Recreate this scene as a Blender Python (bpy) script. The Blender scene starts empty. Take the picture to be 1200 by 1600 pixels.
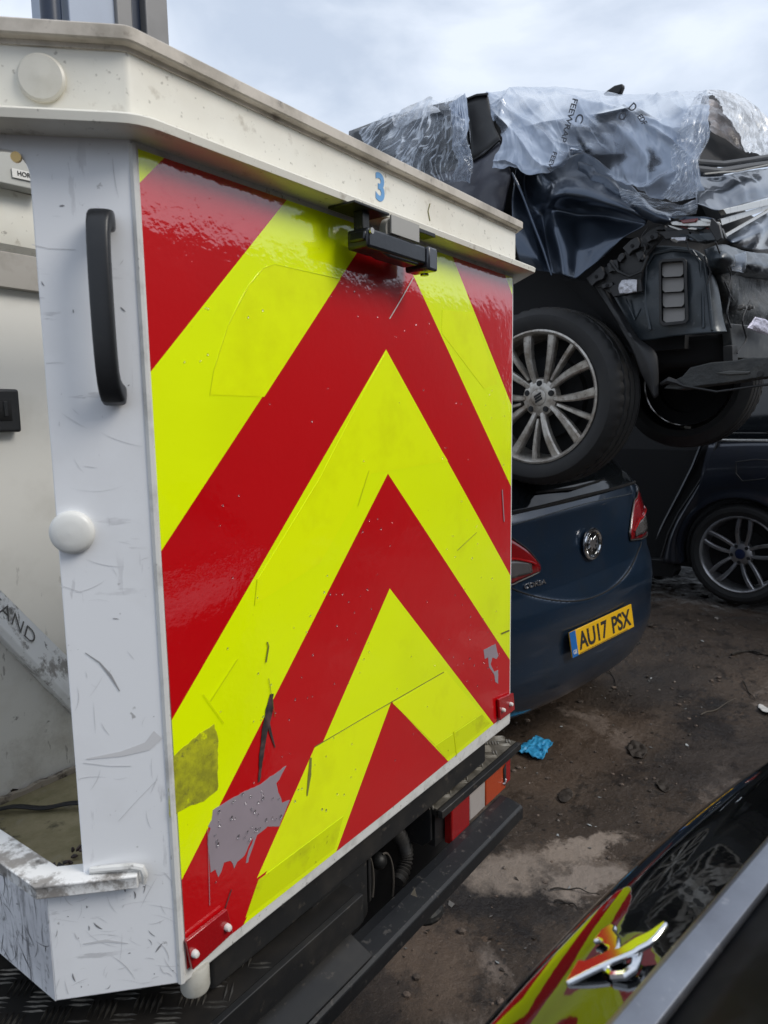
import bpy, math, random
import numpy as np
from mathutils import Vector, Matrix, noise
random.seed(7); np.random.seed(7)
S = bpy.context.scene
COL = S.collection
R = math.radians

# ------------------------------------------------------------------ camera, sky, sun, exposure
CAMZ = 1.5
RX = np.array([0.58633996, -0.80990419, -0.01614515])     # camera right, down and forward in the world
RY = np.array([-0.11458142, -0.06318936, -0.99140214])
RZ = np.array([0.80192054, 0.58314862, -0.12985041])
F_PX = 1105.0
cd = bpy.data.cameras.new('camera'); cam = bpy.data.objects.new('camera', cd); COL.objects.link(cam)
cd.sensor_fit = 'VERTICAL'; cd.sensor_height = 36.0; cd.lens = 36.0 * F_PX / 1600.0
cd.clip_start = 0.02; cd.clip_end = 2000
cam.matrix_world = Matrix(((RX[0], -RY[0], -RZ[0], 0), (RX[1], -RY[1], -RZ[1], 0), (RX[2], -RY[2], -RZ[2], CAMZ), (0, 0, 0, 1)))
cd.dof.use_dof = True; cd.dof.focus_distance = 1.5; cd.dof.aperture_fstop = 9.0
S.camera = cam

SUN_EL, SUN_AZ = 42.0, 165.0          # high behind the camera, hidden by cloud
w = bpy.data.worlds.new('World'); S.world = w; w.use_nodes = True
nt = w.node_tree; nt.nodes.clear()
out = nt.nodes.new('ShaderNodeOutputWorld'); bg = nt.nodes.new('ShaderNodeBackground')
sky = nt.nodes.new('ShaderNodeTexSky'); sky.sky_type = 'NISHITA'; sky.sun_disc = False
sky.sun_elevation = R(SUN_EL); sky.sun_rotation = R(SUN_AZ); sky.air_density = 1.0; sky.dust_density = 2.0
tc = nt.nodes.new('ShaderNodeTexCoord'); mp = nt.nodes.new('ShaderNodeMapping'); mp.inputs['Scale'].default_value = (1.0, 1.0, 2.6)
nz = nt.nodes.new('ShaderNodeTexNoise'); nz.inputs['Scale'].default_value = 3.0; nz.inputs['Detail'].default_value = 7; nz.inputs['Roughness'].default_value = .52
nz.inputs['Distortion'].default_value = .35
rp = nt.nodes.new('ShaderNodeValToRGB')
rp.color_ramp.elements[0].position = .40; rp.color_ramp.elements[0].color = (4.6, 5.25, 6.3, 1)
rp.color_ramp.elements[1].position = .60; rp.color_ramp.elements[1].color = (6.9, 7.45, 8.3, 1)
mx = nt.nodes.new('ShaderNodeMix'); mx.data_type = 'RGBA'; mx.inputs['Factor'].default_value = .86
L = nt.links.new
L(tc.outputs['Generated'], mp.inputs['Vector']); L(mp.outputs[0], nz.inputs['Vector']); L(nz.outputs['Fac'], rp.inputs['Fac'])
L(sky.outputs[0], mx.inputs['A']); L(rp.outputs[0], mx.inputs['B']); L(mx.outputs['Result'], bg.inputs['Color'])
bg.inputs['Strength'].default_value = .1; L(bg.outputs[0], out.inputs['Surface'])

sd = bpy.data.lights.new('sun', 'SUN'); sun = bpy.data.objects.new('sun', sd); COL.objects.link(sun)
sd.energy = 1.5; sd.angle = R(28); sd.color = (1.0, .95, .87)
_d = Vector((math.sin(R(SUN_AZ)) * math.cos(R(SUN_EL)), math.cos(R(SUN_AZ)) * math.cos(R(SUN_EL)), math.sin(R(SUN_EL))))
sun.rotation_euler = _d.to_track_quat('Z', 'Y').to_euler()
S.view_settings.view_transform = 'Standard'; S.view_settings.look = 'None'; S.view_settings.exposure = 0.5; S.view_settings.gamma = 1.0

# ------------------------------------------------------------------ survey helpers: reference photo sight lines met with the planes of the real surfaces
CAM = np.array([0, 0, CAMZ])
def ray(px, py): return RX * ((px - 600) / F_PX) + RY * ((py - 800) / F_PX) + RZ
def hit(px, py, n, d):
    r = ray(px, py); n = np.array(n, float); return CAM + r * ((d - np.dot(n, CAM)) / np.dot(n, r))
PY = .70567                                               # plane of the chevron face
XL, XR, XC = .5076, 1.4656, .9815
def onY(px, py, y): return hit(px, py, (0, 1, 0), y)
def onZ(px, py, z): return hit(px, py, (0, 0, 1), z)
class Frame:                                              # car frame: a across to its right, b forwards, c up
    def __init__(s, az, roll=0, o=(0, 0, 0)):
        t = R(36.173 - az); a = np.array([math.cos(t), math.sin(t), 0]); s.b = np.array([-math.sin(t), math.cos(t), 0]); z = np.array([0, 0, 1.])
        s.a = a * math.cos(R(roll)) + z * math.sin(R(roll)); s.c = -a * math.sin(R(roll)) + z * math.cos(R(roll)); s.o = np.array(o, float)
    def __call__(s, a, b, c): return s.o + s.a * a + s.b * b + s.c * c
    def loc(s, p): d = np.array(p) - s.o; return d @ s.a, d @ s.b, d @ s.c
    def onA(s, px, py, a): return hit(px, py, s.a, np.dot(s.a, s.o) + a)
    def onB(s, px, py, b): return hit(px, py, s.b, np.dot(s.b, s.o) + b)

# ------------------------------------------------------------------ mesh helpers
ROOT = {}
def link(o): COL.objects.link(o); return o
def thing(name, label, cat, loc, group=None):
    o = bpy.data.objects.new(name, None); link(o); o.location = [float(v) for v in loc]; o.empty_display_size = .1
    o['label'] = label; o['category'] = cat
    if group: o['group'] = group
    ROOT[o.name] = np.array(loc, float); return o
def tag(o, label, cat, group=None):
    o['label'] = label; o['category'] = cat
    if group: o['group'] = group
    return o
def nrm(v): v = np.array(v, float); return v / (np.linalg.norm(v) + 1e-12)
class MB:
    def __init__(s): s.v = []; s.f = []; s.m = []
    def add(s, vs, fs, mi=0):
        k = len(s.v); s.v += [np.array(p, float) for p in vs]
        for f in fs: s.f.append([i + k for i in f]); s.m.append(mi)
        return s
    def box(s, c, ex, ey, ez, mi=0):                      # centre and three half vectors
        c, ex, ey, ez = (np.array(q, float) for q in (c, ex, ey, ez))
        vs = [c + sx * ex + sy * ey + sz * ez for sz in (-1, 1) for sx, sy in ((-1, -1), (1, -1), (1, 1), (-1, 1))]
        return s.add(vs, [(3, 2, 1, 0), (4, 5, 6, 7), (0, 1, 5, 4), (1, 2, 6, 5), (2, 3, 7, 6), (3, 0, 4, 7)], mi)
    def ab(s, x0, x1, y0, y1, z0, z1, mi=0):              # axis aligned box
        return s.box(((x0 + x1) / 2, (y0 + y1) / 2, (z0 + z1) / 2), ((x1 - x0) / 2, 0, 0), (0, (y1 - y0) / 2, 0), (0, 0, (z1 - z0) / 2), mi)
    def prism(s, poly, vec, mi=0):
        poly = [np.array(p, float) for p in poly]; vec = np.array(vec, float); n = len(poly)
        fs = [list(range(n)), list(range(2 * n - 1, n - 1, -1))] + [[i, i + n, (i + 1) % n + n, (i + 1) % n] for i in range(n)]
        return s.add(poly + [p + vec for p in poly], fs, mi)
    def tube(s, path, r, n=10, mi=0, closed=False, flat=1.0, up=None):
        path = [np.array(p, float) for p in path]; m = len(path); rs = r if hasattr(r, '__len__') else [r] * m
        rings = []; prev = None
        for i, p in enumerate(path):
            t = nrm(path[(i + 1) % m if closed else min(i + 1, m - 1)] - path[(i - 1) % m if closed else max(i - 1, 0)])
            u = np.array(up, float) if up is not None else (prev if prev is not None else (np.array([0, 0, 1.]) if abs(t[2]) < .9 else np.array([1., 0, 0])))
            u = nrm(u - t * np.dot(u, t)); prev = u; v = np.cross(t, u)
            rings.append([p + rs[i] * (math.cos(q) * u * flat + math.sin(q) * v) for q in np.linspace(0, 2 * math.pi, n, endpoint=False)])
        return s.loft(rings, closed, not closed, mi)
    def loft(s, rings, closed=False, cap=True, mi=0, open_ring=False):
        n = len(rings[0]); m = len(rings); vs = [p for q in rings for p in q]; fs = []
        for i in range(m if closed else m - 1):
            j = (i + 1) % m
            for k in range(n - 1 if open_ring else n):
                l = (k + 1) % n; fs.append([i * n + k, i * n + l, j * n + l, j * n + k])
        if cap and not closed: fs += [list(range(n - 1, -1, -1)), [(m - 1) * n + k for k in range(n)]]
        return s.add(vs, fs, mi)
    def lathe(s, prof, o, ax, n=32, mi=0, closed=False, cap=False):   # prof (r, h)
        ax = nrm(ax); u = nrm(np.cross(ax, (0, 0, 1) if abs(ax[2]) < .9 else (1, 0, 0))); v = np.cross(ax, u); o = np.array(o, float)
        rings = [[o + ax * h + r * (math.cos(q) * u + math.sin(q) * v) for q in np.linspace(0, 2 * math.pi, n, endpoint=False)] for r, h in prof]
        return s.loft(rings, closed, cap, mi)
    def disc(s, o, ax, r, h, n=24, mi=0): return s.lathe([(r, 0), (r, h)], o, ax, n, mi, cap=True)
    def grid(s, rows, mi=0): return s.loft(rows, cap=False, mi=mi, open_ring=True)
    def sphere(s, c, r, sc=(1, 1, 1), n=8, mi=0):
        c = np.array(c, float)
        rings = [[c + r * np.array([sc[0] * math.sin(t) * math.cos(q), sc[1] * math.sin(t) * math.sin(q), sc[2] * math.cos(t)]) for q in np.linspace(0, 2 * math.pi, n, endpoint=False)] for t in np.linspace(.15, math.pi - .15, max(4, n // 2))]
        return s.loft(rings, mi=mi)
    def build(s, name, mats, parent=None, bevel=0, seg=2, sub=0, angle=35, solid=0, off=-1, loc=None, flat=False, recalc=True):
        root = parent
        while root is not None and root.parent is not None: root = root.parent
        o0 = ROOT[root.name] if root is not None else (np.array(loc, float) if loc is not None else np.mean(s.v, axis=0))
        me = bpy.data.meshes.new(name); me.from_pydata([tuple(float(x) for x in (p - o0)) for p in s.v], [], s.f)
        mats = mats if isinstance(mats, (list, tuple)) else [mats]
        for m in mats: me.materials.append(m)
        me.polygons.foreach_set('material_index', s.m)
        if recalc:
            import bmesh
            bm = bmesh.new(); bm.from_mesh(me); bmesh.ops.recalc_face_normals(bm, faces=bm.faces); bm.to_mesh(me); bm.free()
        me.polygons.foreach_set('use_smooth', [not flat] * len(me.polygons)); me.update()
        if not flat: me.set_sharp_from_angle(angle=R(angle))
        o = bpy.data.objects.new(name, me); link(o)
        if parent is not None: o.parent = parent
        else: o.location = [float(v) for v in o0]; ROOT[o.name] = o0
        if solid: q = o.modifiers.new('thick', 'SOLIDIFY'); q.thickness = solid; q.offset = off
        if bevel: q = o.modifiers.new('bevel', 'BEVEL'); q.width = bevel; q.segments = seg; q.limit_method = 'ANGLE'; q.angle_limit = R(40)
        if sub: q = o.modifiers.new('sub', 'SUBSURF'); q.levels = sub; q.render_levels = sub
        return o
def cr(P, t):                                             # Catmull-Rom along axis 0
    n = len(P); i = min(int(t), n - 2); u = t - i
    p0 = P[max(i - 1, 0)] if i > 0 else 2 * P[0] - P[1]; p3 = P[i + 2] if i + 2 < n else 2 * P[n - 1] - P[n - 2]
    p1, p2 = P[i], P[i + 1]
    return .5 * (2 * p1 + (p2 - p0) * u + (2 * p0 - 5 * p1 + 4 * p2 - p3) * u * u + (3 * p1 - p0 - 3 * p2 + p3) * u ** 3)
def patch(ctrl, nu, nv, fn=None, lin=False):              # control rows -> dense rows, fn(p, s, t, normal) moves points
    P = np.array(ctrl, float)
    def lerp(P, t): i = min(int(t), len(P) - 2); return P[i] * (1 - t + i) + P[i + 1] * (t - i)
    I = lerp if lin else cr
    A = np.array([I(P, t) for t in np.linspace(0, len(P) - 1, nu)])
    B = np.array([I(A.transpose(1, 0, 2), t) for t in np.linspace(0, P.shape[1] - 1, nv)]).transpose(1, 0, 2)
    if fn is None: return B
    gu = np.gradient(B, axis=0); gv = np.gradient(B, axis=1); N = np.cross(gu, gv); N /= np.linalg.norm(N, axis=2, keepdims=True) + 1e-9
    O = B.copy()
    for i in range(nu):
        for j in range(nv): O[i, j] = fn(B[i, j], i / (nu - 1), j / (nv - 1), N[i, j])
    return O
def ns(p, sc, off=0.): return noise.noise(Vector((float(p[0]) * sc + off, float(p[1]) * sc + off * .7, float(p[2]) * sc - off)))
def ridge(p, sc, off=0.): return 1 - abs(ns(p, sc, off)) * 2
def smooth(a, b, x): t = min(1, max(0, (x - a) / (b - a))); return t * t * (3 - 2 * t)
def text_mesh(txt, size, depth, bold=0., spacing=1.):
    cu = bpy.data.curves.new('lettering', 'FONT'); cu.body = txt; cu.size = size; cu.extrude = depth; cu.offset = bold; cu.space_character = spacing; cu.align_x = 'CENTER'; cu.align_y = 'CENTER'
    o = bpy.data.objects.new('lettering', cu); link(o); dg = bpy.context.evaluated_depsgraph_get(); me = bpy.data.meshes.new_from_object(o.evaluated_get(dg))
    bpy.data.objects.remove(o); bpy.data.curves.remove(cu)
    vs = [np.array(v.co) for v in me.vertices]; fs = [list(p.vertices) for p in me.polygons]; bpy.data.meshes.remove(me); return vs, fs
def lettering(txt, size, o, ex, ey, depth, name, mat, parent, bold=0., spacing=1., sx=1., warp=None):
    vs, fs = text_mesh(txt, size, depth, bold, spacing); ex, ey = nrm(ex), nrm(ey); ez = np.cross(ex, ey); o = np.array(o, float)
    b = MB(); b.add([o + ex * v[0] * sx + ey * v[1] + ez * v[2] if warp is None else warp(v) for v in vs], fs); return b.build(name, mat, parent, recalc=False, angle=30)

def stroke(pts, w): # tapered stroke polygon in photo pixels
    P = [np.array(p, float) for p in pts]; Lq, Rq = [], []
    for i, p in enumerate(P):
        d_ = nrm(P[min(i + 1, len(P) - 1)] - P[max(i - 1, 0)]); n_ = np.array((-d_[1], d_[0])); k = w[i] if hasattr(w, '__len__') else w; Lq.append(p + n_ * k); Rq.append(p - n_ * k)
    return Lq + Rq[::-1]

# ------------------------------------------------------------------ materials
def mat(name, base, rough=.5, metal=0., coat=0., spec=.5, layers=(), bumps=(), coat_rough=.05, trans=0., coat_ior=1.5):
    m = bpy.data.materials.new(name); m.use_nodes = True; t = m.node_tree; b = t.nodes['Principled BSDF']; l = t.links.new
    b.inputs['Base Color'].default_value = (*base, 1); b.inputs['Roughness'].default_value = rough; b.inputs['Metallic'].default_value = metal
    b.inputs['Coat Weight'].default_value = coat; b.inputs['Coat Roughness'].default_value = coat_rough; b.inputs['Specular IOR Level'].default_value = spec; b.inputs['Coat IOR'].default_value = coat_ior
    b.inputs['Transmission Weight'].default_value = trans
    tc = t.nodes.new('ShaderNodeTexCoord')
    def nz(d):
        mp = t.nodes.new('ShaderNodeMapping'); mp.inputs['Scale'].default_value = d.get('st', (1, 1, 1)); mp.inputs['Rotation'].default_value = [R(q) for q in d.get('rot', (0, 0, 0))]
        mp.inputs['Location'].default_value = d.get('loc', (0, 0, 0))
        l(tc.outputs['Object'], mp.inputs['Vector']); n = t.nodes.new('ShaderNodeTexNoise'); n.inputs['Scale'].default_value = d['sc']; n.inputs['Detail'].default_value = d.get('det', 5)
        n.inputs['Roughness'].default_value = d.get('nr', .6); n.inputs['Distortion'].default_value = d.get('dis', 0); l(mp.outputs[0], n.inputs['Vector']); return n.outputs['Fac']
    def ramp(src, lo, hi):
        r = t.nodes.new('ShaderNodeMapRange'); r.inputs['From Min'].default_value = lo; r.inputs['From Max'].default_value = hi; l(src, r.inputs['Value']); return r.outputs['Result']
    cur = None; rc = None
    for d in layers:
        f = ramp(nz(d), d['lo'], d['hi'])
        if 'gate' in d:                                   # only where a second, coarser noise is high
            g = ramp(nz(d['gate']), d['gate']['lo'], d['gate']['hi']); q = t.nodes.new('ShaderNodeMath'); q.operation = 'MULTIPLY'; l(f, q.inputs[0]); l(g, q.inputs[1]); f = q.outputs[0]
        q = t.nodes.new('ShaderNodeMath'); q.operation = 'MULTIPLY'; q.inputs[1].default_value = d.get('amt', 1.); l(f, q.inputs[0]); f = q.outputs[0]
        x = t.nodes.new('ShaderNodeMix'); x.data_type = 'RGBA'; l(f, x.inputs['Factor'])
        if cur is None: x.inputs['A'].default_value = (*base, 1)
        else: l(cur, x.inputs['A'])
        x.inputs['B'].default_value = (*d['col'], 1); cur = x.outputs['Result']
        if 'rough' in d:
            y = t.nodes.new('ShaderNodeMix'); y.data_type = 'FLOAT'; l(f, y.inputs['Factor'])
            if rc is None: y.inputs['A'].default_value = rough
            else: l(rc, y.inputs['A'])
            y.inputs['B'].default_value = d['rough']; rc = y.outputs['Result']
    if cur is not None: l(cur, b.inputs['Base Color'])
    if rc is not None: l(rc, b.inputs['Roughness'])
    prev = None
    for d in bumps:
        u = t.nodes.new('ShaderNodeBump'); u.inputs['Strength'].default_value = d.get('str', .3); u.inputs['Distance'].default_value = d.get('dist', .005); l(nz(d), u.inputs['Height'])
        if prev is not None: l(prev, u.inputs['Normal'])
        prev = u.outputs[0]
    if prev is not None:
        l(prev, b.inputs['Normal'])
        if any(d.get('coat') for d in bumps): l(prev, b.inputs['Coat Normal'])
    return m
DIRT = (.12, .10, .075)
white_wall = mat('white_fibreglass', (.80, .815, .84), .32, layers=[
    dict(sc=6, lo=.48, hi=.75, col=(.66, .66, .67), amt=.5), dict(sc=60, lo=.7, hi=.75, col=(.2, .19, .18), amt=.6, det=3),
    dict(sc=9, lo=.60, hi=.63, col=(.45, .45, .47), amt=.6, st=(1, 1, 6), rot=(0, 25, 10), det=7, gate=dict(sc=7, lo=.5, hi=.62)),
    dict(sc=8, lo=.615, hi=.64, col=(.42, .42, .44), amt=.5, st=(7, 7, 1.2), rot=(0, 12, 0), det=7, gate=dict(sc=5, lo=.5, hi=.62, loc=(3, 1, 2)))],
    bumps=[dict(sc=40, str=.06, dist=.002)])
scuffed_wall = mat('scuffed_white_fibreglass', (.76, .77, .795), .4, layers=[
    dict(sc=7, lo=.4, hi=.7, col=(.36, .36, .39), amt=.6),
    dict(sc=14, lo=.54, hi=.6, col=(.07, .07, .08), amt=.85, st=(1, 3.2, .35), rot=(12, 0, 0), det=8, nr=.7, gate=dict(sc=5, lo=.4, hi=.55)),
    dict(sc=60, lo=.6, hi=.7, col=(.06, .06, .06), amt=.7)])
rim_white = mat('weathered_cream_gelcoat', (.79, .77, .69), .38, layers=[
    dict(sc=5, lo=.45, hi=.75, col=(.58, .53, .43), amt=.55), dict(sc=26, lo=.62, hi=.74, col=(.30, .25, .18), amt=.6, det=8), dict(sc=120, lo=.66, hi=.74, col=(.2, .17, .13), amt=.55, det=2)],
    bumps=[dict(sc=70, str=.08, dist=.002)])
lip_grey = mat('grimy_grey_edge', (.58, .53, .46), .5, layers=[dict(sc=14, lo=.42, hi=.62, col=(.30, .265, .215), amt=.75, det=8), dict(sc=40, lo=.6, hi=.7, col=(.12, .1, .08), amt=.7, det=6)])
cap_white = mat('white_plastic', (.72, .72, .69), .35, layers=[dict(sc=20, lo=.55, hi=.75, col=(.5, .48, .44), amt=.4)])
yellow = mat('fluorescent_yellow_film', (.83, 1.0, .0), .3, coat=.9, coat_rough=.03, coat_ior=1.8, spec=.2, layers=[
    dict(sc=2.6, lo=.48, hi=.62, col=(.75, .90, .0), amt=.6, det=2), dict(sc=9, lo=.6, hi=.8, col=(.62, .68, .01), amt=.35, det=8), dict(sc=150, lo=.72, hi=.76, col=(.2, .2, .02), amt=.2, det=2)],
    bumps=[dict(sc=7, str=.07, dist=.02, coat=1), dict(sc=75, str=.05, dist=.004, coat=1, det=3)])
red = mat('red_reflective_film', (.56, .003, .006), .3, coat=1., coat_rough=.025, coat_ior=2.0, spec=.2, layers=[
    dict(sc=4, lo=.5, hi=.8, col=(.49, .003, .006), amt=.6)],
    bumps=[dict(sc=7, str=.07, dist=.02, coat=1), dict(sc=75, str=.05, dist=.004, coat=1, det=3)])
edge_white = mat('white_edge_trim', (.66, .66, .64), .4, layers=[dict(sc=30, lo=.5, hi=.7, col=(.35, .34, .32), amt=.6, det=8), dict(sc=90, lo=.64, hi=.7, col=(.1, .09, .08), amt=.6)])
grey_vinyl = mat('bare_grey_backing', (.30, .255, .29), .4, layers=[dict(sc=10, lo=.45, hi=.7, col=(.25, .215, .24), amt=.6), dict(sc=110, lo=.7, hi=.74, col=(.1, .09, .1), amt=.7)])
dirty_yellow = mat('dirty_yellow_film', (.46, .47, .015), .5, layers=[dict(sc=22, lo=.42, hi=.58, col=(.24, .24, .02), amt=.9, det=9, nr=.75), dict(sc=28, lo=.58, hi=.64, col=(.09, .09, .04), amt=.85, det=9, nr=.75, loc=(4, 2, 1)), dict(sc=30, lo=.62, hi=.66, col=(.7, .78, .0), amt=.9, det=6, loc=(1, 7, 3))], bumps=[dict(sc=60, str=.3, dist=.003)])
pale_yellow = mat('newer_yellow_film', (.86, 1.0, .0), .3, coat=.9, coat_rough=.03, coat_ior=1.8, spec=.2, layers=[dict(sc=12, lo=.5, hi=.8, col=(.70, .77, .0), amt=.6)], bumps=[dict(sc=9, str=.035, dist=.02, coat=1)])
old_yellow = mat('older_yellow_film', (.68, .80, .0), .32, coat=.5, coat_rough=.1, layers=[dict(sc=14, lo=.5, hi=.7, col=(.42, .45, .01), amt=.7, det=8), dict(sc=60, lo=.64, hi=.7, col=(.15, .15, .02), amt=.6)])
dark_line = mat('grime_line', (.15, .145, .03), .7)
seam_line = mat('film_seam', (.60, .66, .0), .4)
scrape = mat('black_scrape', (.028, .024, .024), .55, layers=[dict(sc=60, lo=.45, hi=.65, col=(.14, .08, .08), amt=.6)])
black_plastic = mat('black_plastic', (.012, .013, .015), .38, layers=[dict(sc=25, lo=.5, hi=.8, col=(.03, .03, .032), amt=.6)], bumps=[dict(sc=300, str=.1, dist=.0006)])
gloss_black = mat('black_housing', (.009, .010, .013), .3, coat=.2, layers=[dict(sc=30, lo=.5, hi=.8, col=(.03, .03, .04), amt=.5)], bumps=[dict(sc=14, str=.08, dist=.01)])
black_steel = mat('black_painted_steel', (.013, .0135, .0145), .5, layers=[dict(sc=8, lo=.5, hi=.75, col=(.045, .04, .034), amt=.7, det=8), dict(sc=60, lo=.62, hi=.7, col=(.10, .085, .07), amt=.55, det=4)], bumps=[dict(sc=60, str=.15, dist=.002)])
chequer = mat('chequer_plate', (.028, .027, .026), .42, .5, layers=[dict(sc=9, lo=.45, hi=.7, col=(.06, .052, .045), amt=.8, det=8)])
chequer_top = mat('worn_tread_bars', (.075, .07, .062), .4, .6, layers=[dict(sc=30, lo=.48, hi=.6, col=(.24, .22, .19), amt=.65, det=6)])
alloy_plate = mat('muddy_alloy_tread', (.26, .24, .20), .45, .6, layers=[dict(sc=30, lo=.45, hi=.65, col=(.07, .06, .045), amt=.8, det=8)])
steel = mat('zinc_steel', (.5, .48, .45), .4, .9)
bolt_white = mat('white_nylon_bolt', (.72, .70, .66), .4)
blue_paint = mat('blue_lettering', (.13, .32, .60), .5, layers=[dict(sc=60, lo=.5, hi=.75, col=(.22, .42, .66), amt=.6)])
rubber_white = mat('translucent_white_rubber', (.48, .47, .42), .5, layers=[dict(sc=30, lo=.5, hi=.8, col=(.3, .28, .23), amt=.7)])
inner_wall = mat('grimy_inner_wall', (.80, .78, .73), .5, layers=[dict(sc=5, lo=.42, hi=.68, col=(.60, .56, .48), amt=.75, det=9), dict(sc=22, lo=.64, hi=.69, col=(.10, .085, .06), amt=.75, det=9, nr=.72), dict(sc=13, lo=.5, hi=.7, col=(.42, .38, .32), amt=.5, det=10, nr=.75), dict(sc=26, lo=.63, hi=.65, col=(.25, .22, .19), amt=.6, st=(1.8, 1, .5), rot=(0, 30, 0), det=8)])
locker_white = mat('dusty_white_locker', (.66, .65, .61), .45, layers=[dict(sc=6, lo=.5, hi=.75, col=(.5, .485, .44), amt=.6), dict(sc=24, lo=.66, hi=.69, col=(.36, .35, .33), amt=.5, st=(1.6, 1, .5), rot=(0, 30, 0), det=8)])
grey_strip = mat('dusty_grey_rubber', (.115, .11, .10), .7, layers=[dict(sc=14, lo=.45, hi=.7, col=(.17, .16, .14), amt=.7, det=8)])
floor_olive = mat('mossy_bucket_floor', (.30, .255, .15), .75, layers=[dict(sc=9, lo=.42, hi=.65, col=(.17, .15, .07), amt=.85, det=9, nr=.7), dict(sc=26, lo=.58, hi=.68, col=(.02, .018, .012), amt=.8, det=6), dict(sc=40, lo=.6, hi=.7, col=(.3, .27, .2), amt=.5)], bumps=[dict(sc=50, str=.4, dist=.006)])
scuffed_lip = mat('scuffed_white_lip', (.78, .78, .77), .42, layers=[dict(sc=13, lo=.5, hi=.58, col=(.2, .18, .16), amt=.85, det=10, nr=.75, st=(1, 1, 1)), dict(sc=5, lo=.55, hi=.8, col=(.4, .38, .35), amt=.6), dict(sc=34, lo=.6, hi=.66, col=(.07, .065, .06), amt=.8, det=8)], bumps=[dict(sc=40, str=.2, dist=.003)])
grey_box = mat('pale_grey_plastic', (.42, .42, .39), .4)
label_white = mat('white_label', (.66, .65, .62), .5)
ink = mat('black_ink', (.015, .015, .017), .6)
pencil = mat('scratched_writing', (.09, .085, .08), .7)
brass = mat('brass_fastener', (.55, .38, .16), .35, .8)
mast_blue = mat('dark_blue_paint', (.016, .026, .05), .35, layers=[dict(sc=5, lo=.5, hi=.8, col=(.03, .04, .065), amt=.5)])
mast_pale = mat('pale_blue_grey_paint', (.36, .41, .50), .4, layers=[dict(sc=4, lo=.5, hi=.8, col=(.3, .33, .4), amt=.5)])
mast_grey = mat('grey_steel_section', (.20, .195, .19), .45, .2, layers=[dict(sc=9, lo=.45, hi=.75, col=(.15, .145, .14), amt=.7, det=8)])
lens_red = mat('red_lens', (.30, .006, .006), .2, coat=.4, bumps=[dict(sc=120, str=.15, dist=.002)])
lens_orange = mat('orange_lens', (.42, .055, .012), .22, coat=.4, layers=[dict(sc=30, lo=.55, hi=.7, col=(.2, .03, .01), amt=.6)])
lens_white = mat('white_lens', (.42, .38, .36), .25, coat=.4, layers=[dict(sc=20, lo=.5, hi=.75, col=(.33, .3, .28), amt=.6)])
reflector_red = mat('red_prismatic_reflector', (.33, .005, .008), .18, coat=.8, layers=[dict(sc=8, lo=.55, hi=.6, col=(.22, .002, .006), amt=.7, det=1)], bumps=[dict(sc=260, str=.25, dist=.002)])
mud_red = mat('dark_hose', (.04, .038, .036), .5)

PAINT_BUMP = [dict(sc=260, str=.02, dist=.001)]
seat_paint = mat('dark_slate_paint', (.056, .074, .105), .3, .75, coat=.6, coat_rough=.04, layers=[dict(sc=14, lo=.55, hi=.8, col=(.05, .055, .06), amt=.4, det=8), dict(sc=120, lo=.68, hi=.74, col=(.12, .12, .12), amt=.4)])
door_paint = mat('dusty_slate_door', (.060, .062, .080), .38, .3, coat=.5, coat_rough=.12, layers=[dict(sc=10, lo=.5, hi=.75, col=(.035, .036, .05), amt=.6), dict(sc=130, lo=.64, hi=.72, col=(.14, .14, .16), amt=.5)])
seat_inner = mat('satin_inner_panel', (.030, .040, .049), .42, .2, coat=.3, coat_rough=.2, layers=[dict(sc=16, lo=.5, hi=.72, col=(.06, .066, .074), amt=.5, det=9), dict(sc=60, lo=.62, hi=.7, col=(.2, .21, .22), amt=.35)], bumps=[dict(sc=30, str=.2, dist=.004)])
black_trim = mat('black_trim', (.014, .014, .015), .5, layers=[dict(sc=20, lo=.5, hi=.75, col=(.035, .034, .033), amt=.7, det=8)])
dark_void = mat('painted_shade_black', (.008, .008, .009), .85)  # near-black stands in for deep shade in gaps, recesses and interiors
vent_grey = mat('grey_flap_rubber', (.21, .20, .19), .6)
chrome = mat('chrome', (.75, .76, .78), .12, 1.)
dull_chrome = mat('scratched_silver_trim', (.62, .61, .58), .35, .8, layers=[dict(sc=40, lo=.55, hi=.7, col=(.3, .29, .27), amt=.6)])
foil = mat('crinkled_foil', (.62, .62, .66), .3, .7, bumps=[dict(sc=60, str=.9, dist=.01)])
tyre_m = mat('tyre_rubber', (.017, .017, .0175), .62, layers=[dict(sc=10, lo=.5, hi=.75, col=(.035, .033, .03), amt=.6, det=8)], bumps=[dict(sc=160, str=.15, dist=.001)])
alloy_dirty = mat('dirty_alloy', (.58, .55, .50), .36, .65, layers=[dict(sc=14, lo=.42, hi=.64, col=(.17, .125, .085), amt=.8, det=9, nr=.7), dict(sc=60, lo=.6, hi=.7, col=(.07, .05, .035), amt=.6)])
alloy_grey = mat('grey_alloy', (.42, .42, .43), .32, .8, layers=[dict(sc=18, lo=.48, hi=.7, col=(.14, .13, .12), amt=.6, det=8)])
corsa_paint = mat('dusty_navy_paint', (.009, .024, .050), .3, .35, coat=.75, coat_rough=.05, layers=[dict(sc=9, lo=.5, hi=.75, col=(.017, .025, .036), amt=.5, det=8), dict(sc=140, lo=.66, hi=.72, col=(.10, .10, .10), amt=.5, det=3)])
ford_paint = mat('dull_midnight_paint', (.024, .028, .040), .34, .4, coat=.7, coat_rough=.12, layers=[dict(sc=8, lo=.5, hi=.75, col=(.034, .034, .036), amt=.6, det=8)])
gloss_glass = mat('dark_glass', (.008, .010, .012), .06, spec=.6, layers=[dict(sc=40, lo=.6, hi=.7, col=(.04, .04, .04), amt=.4)])
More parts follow.
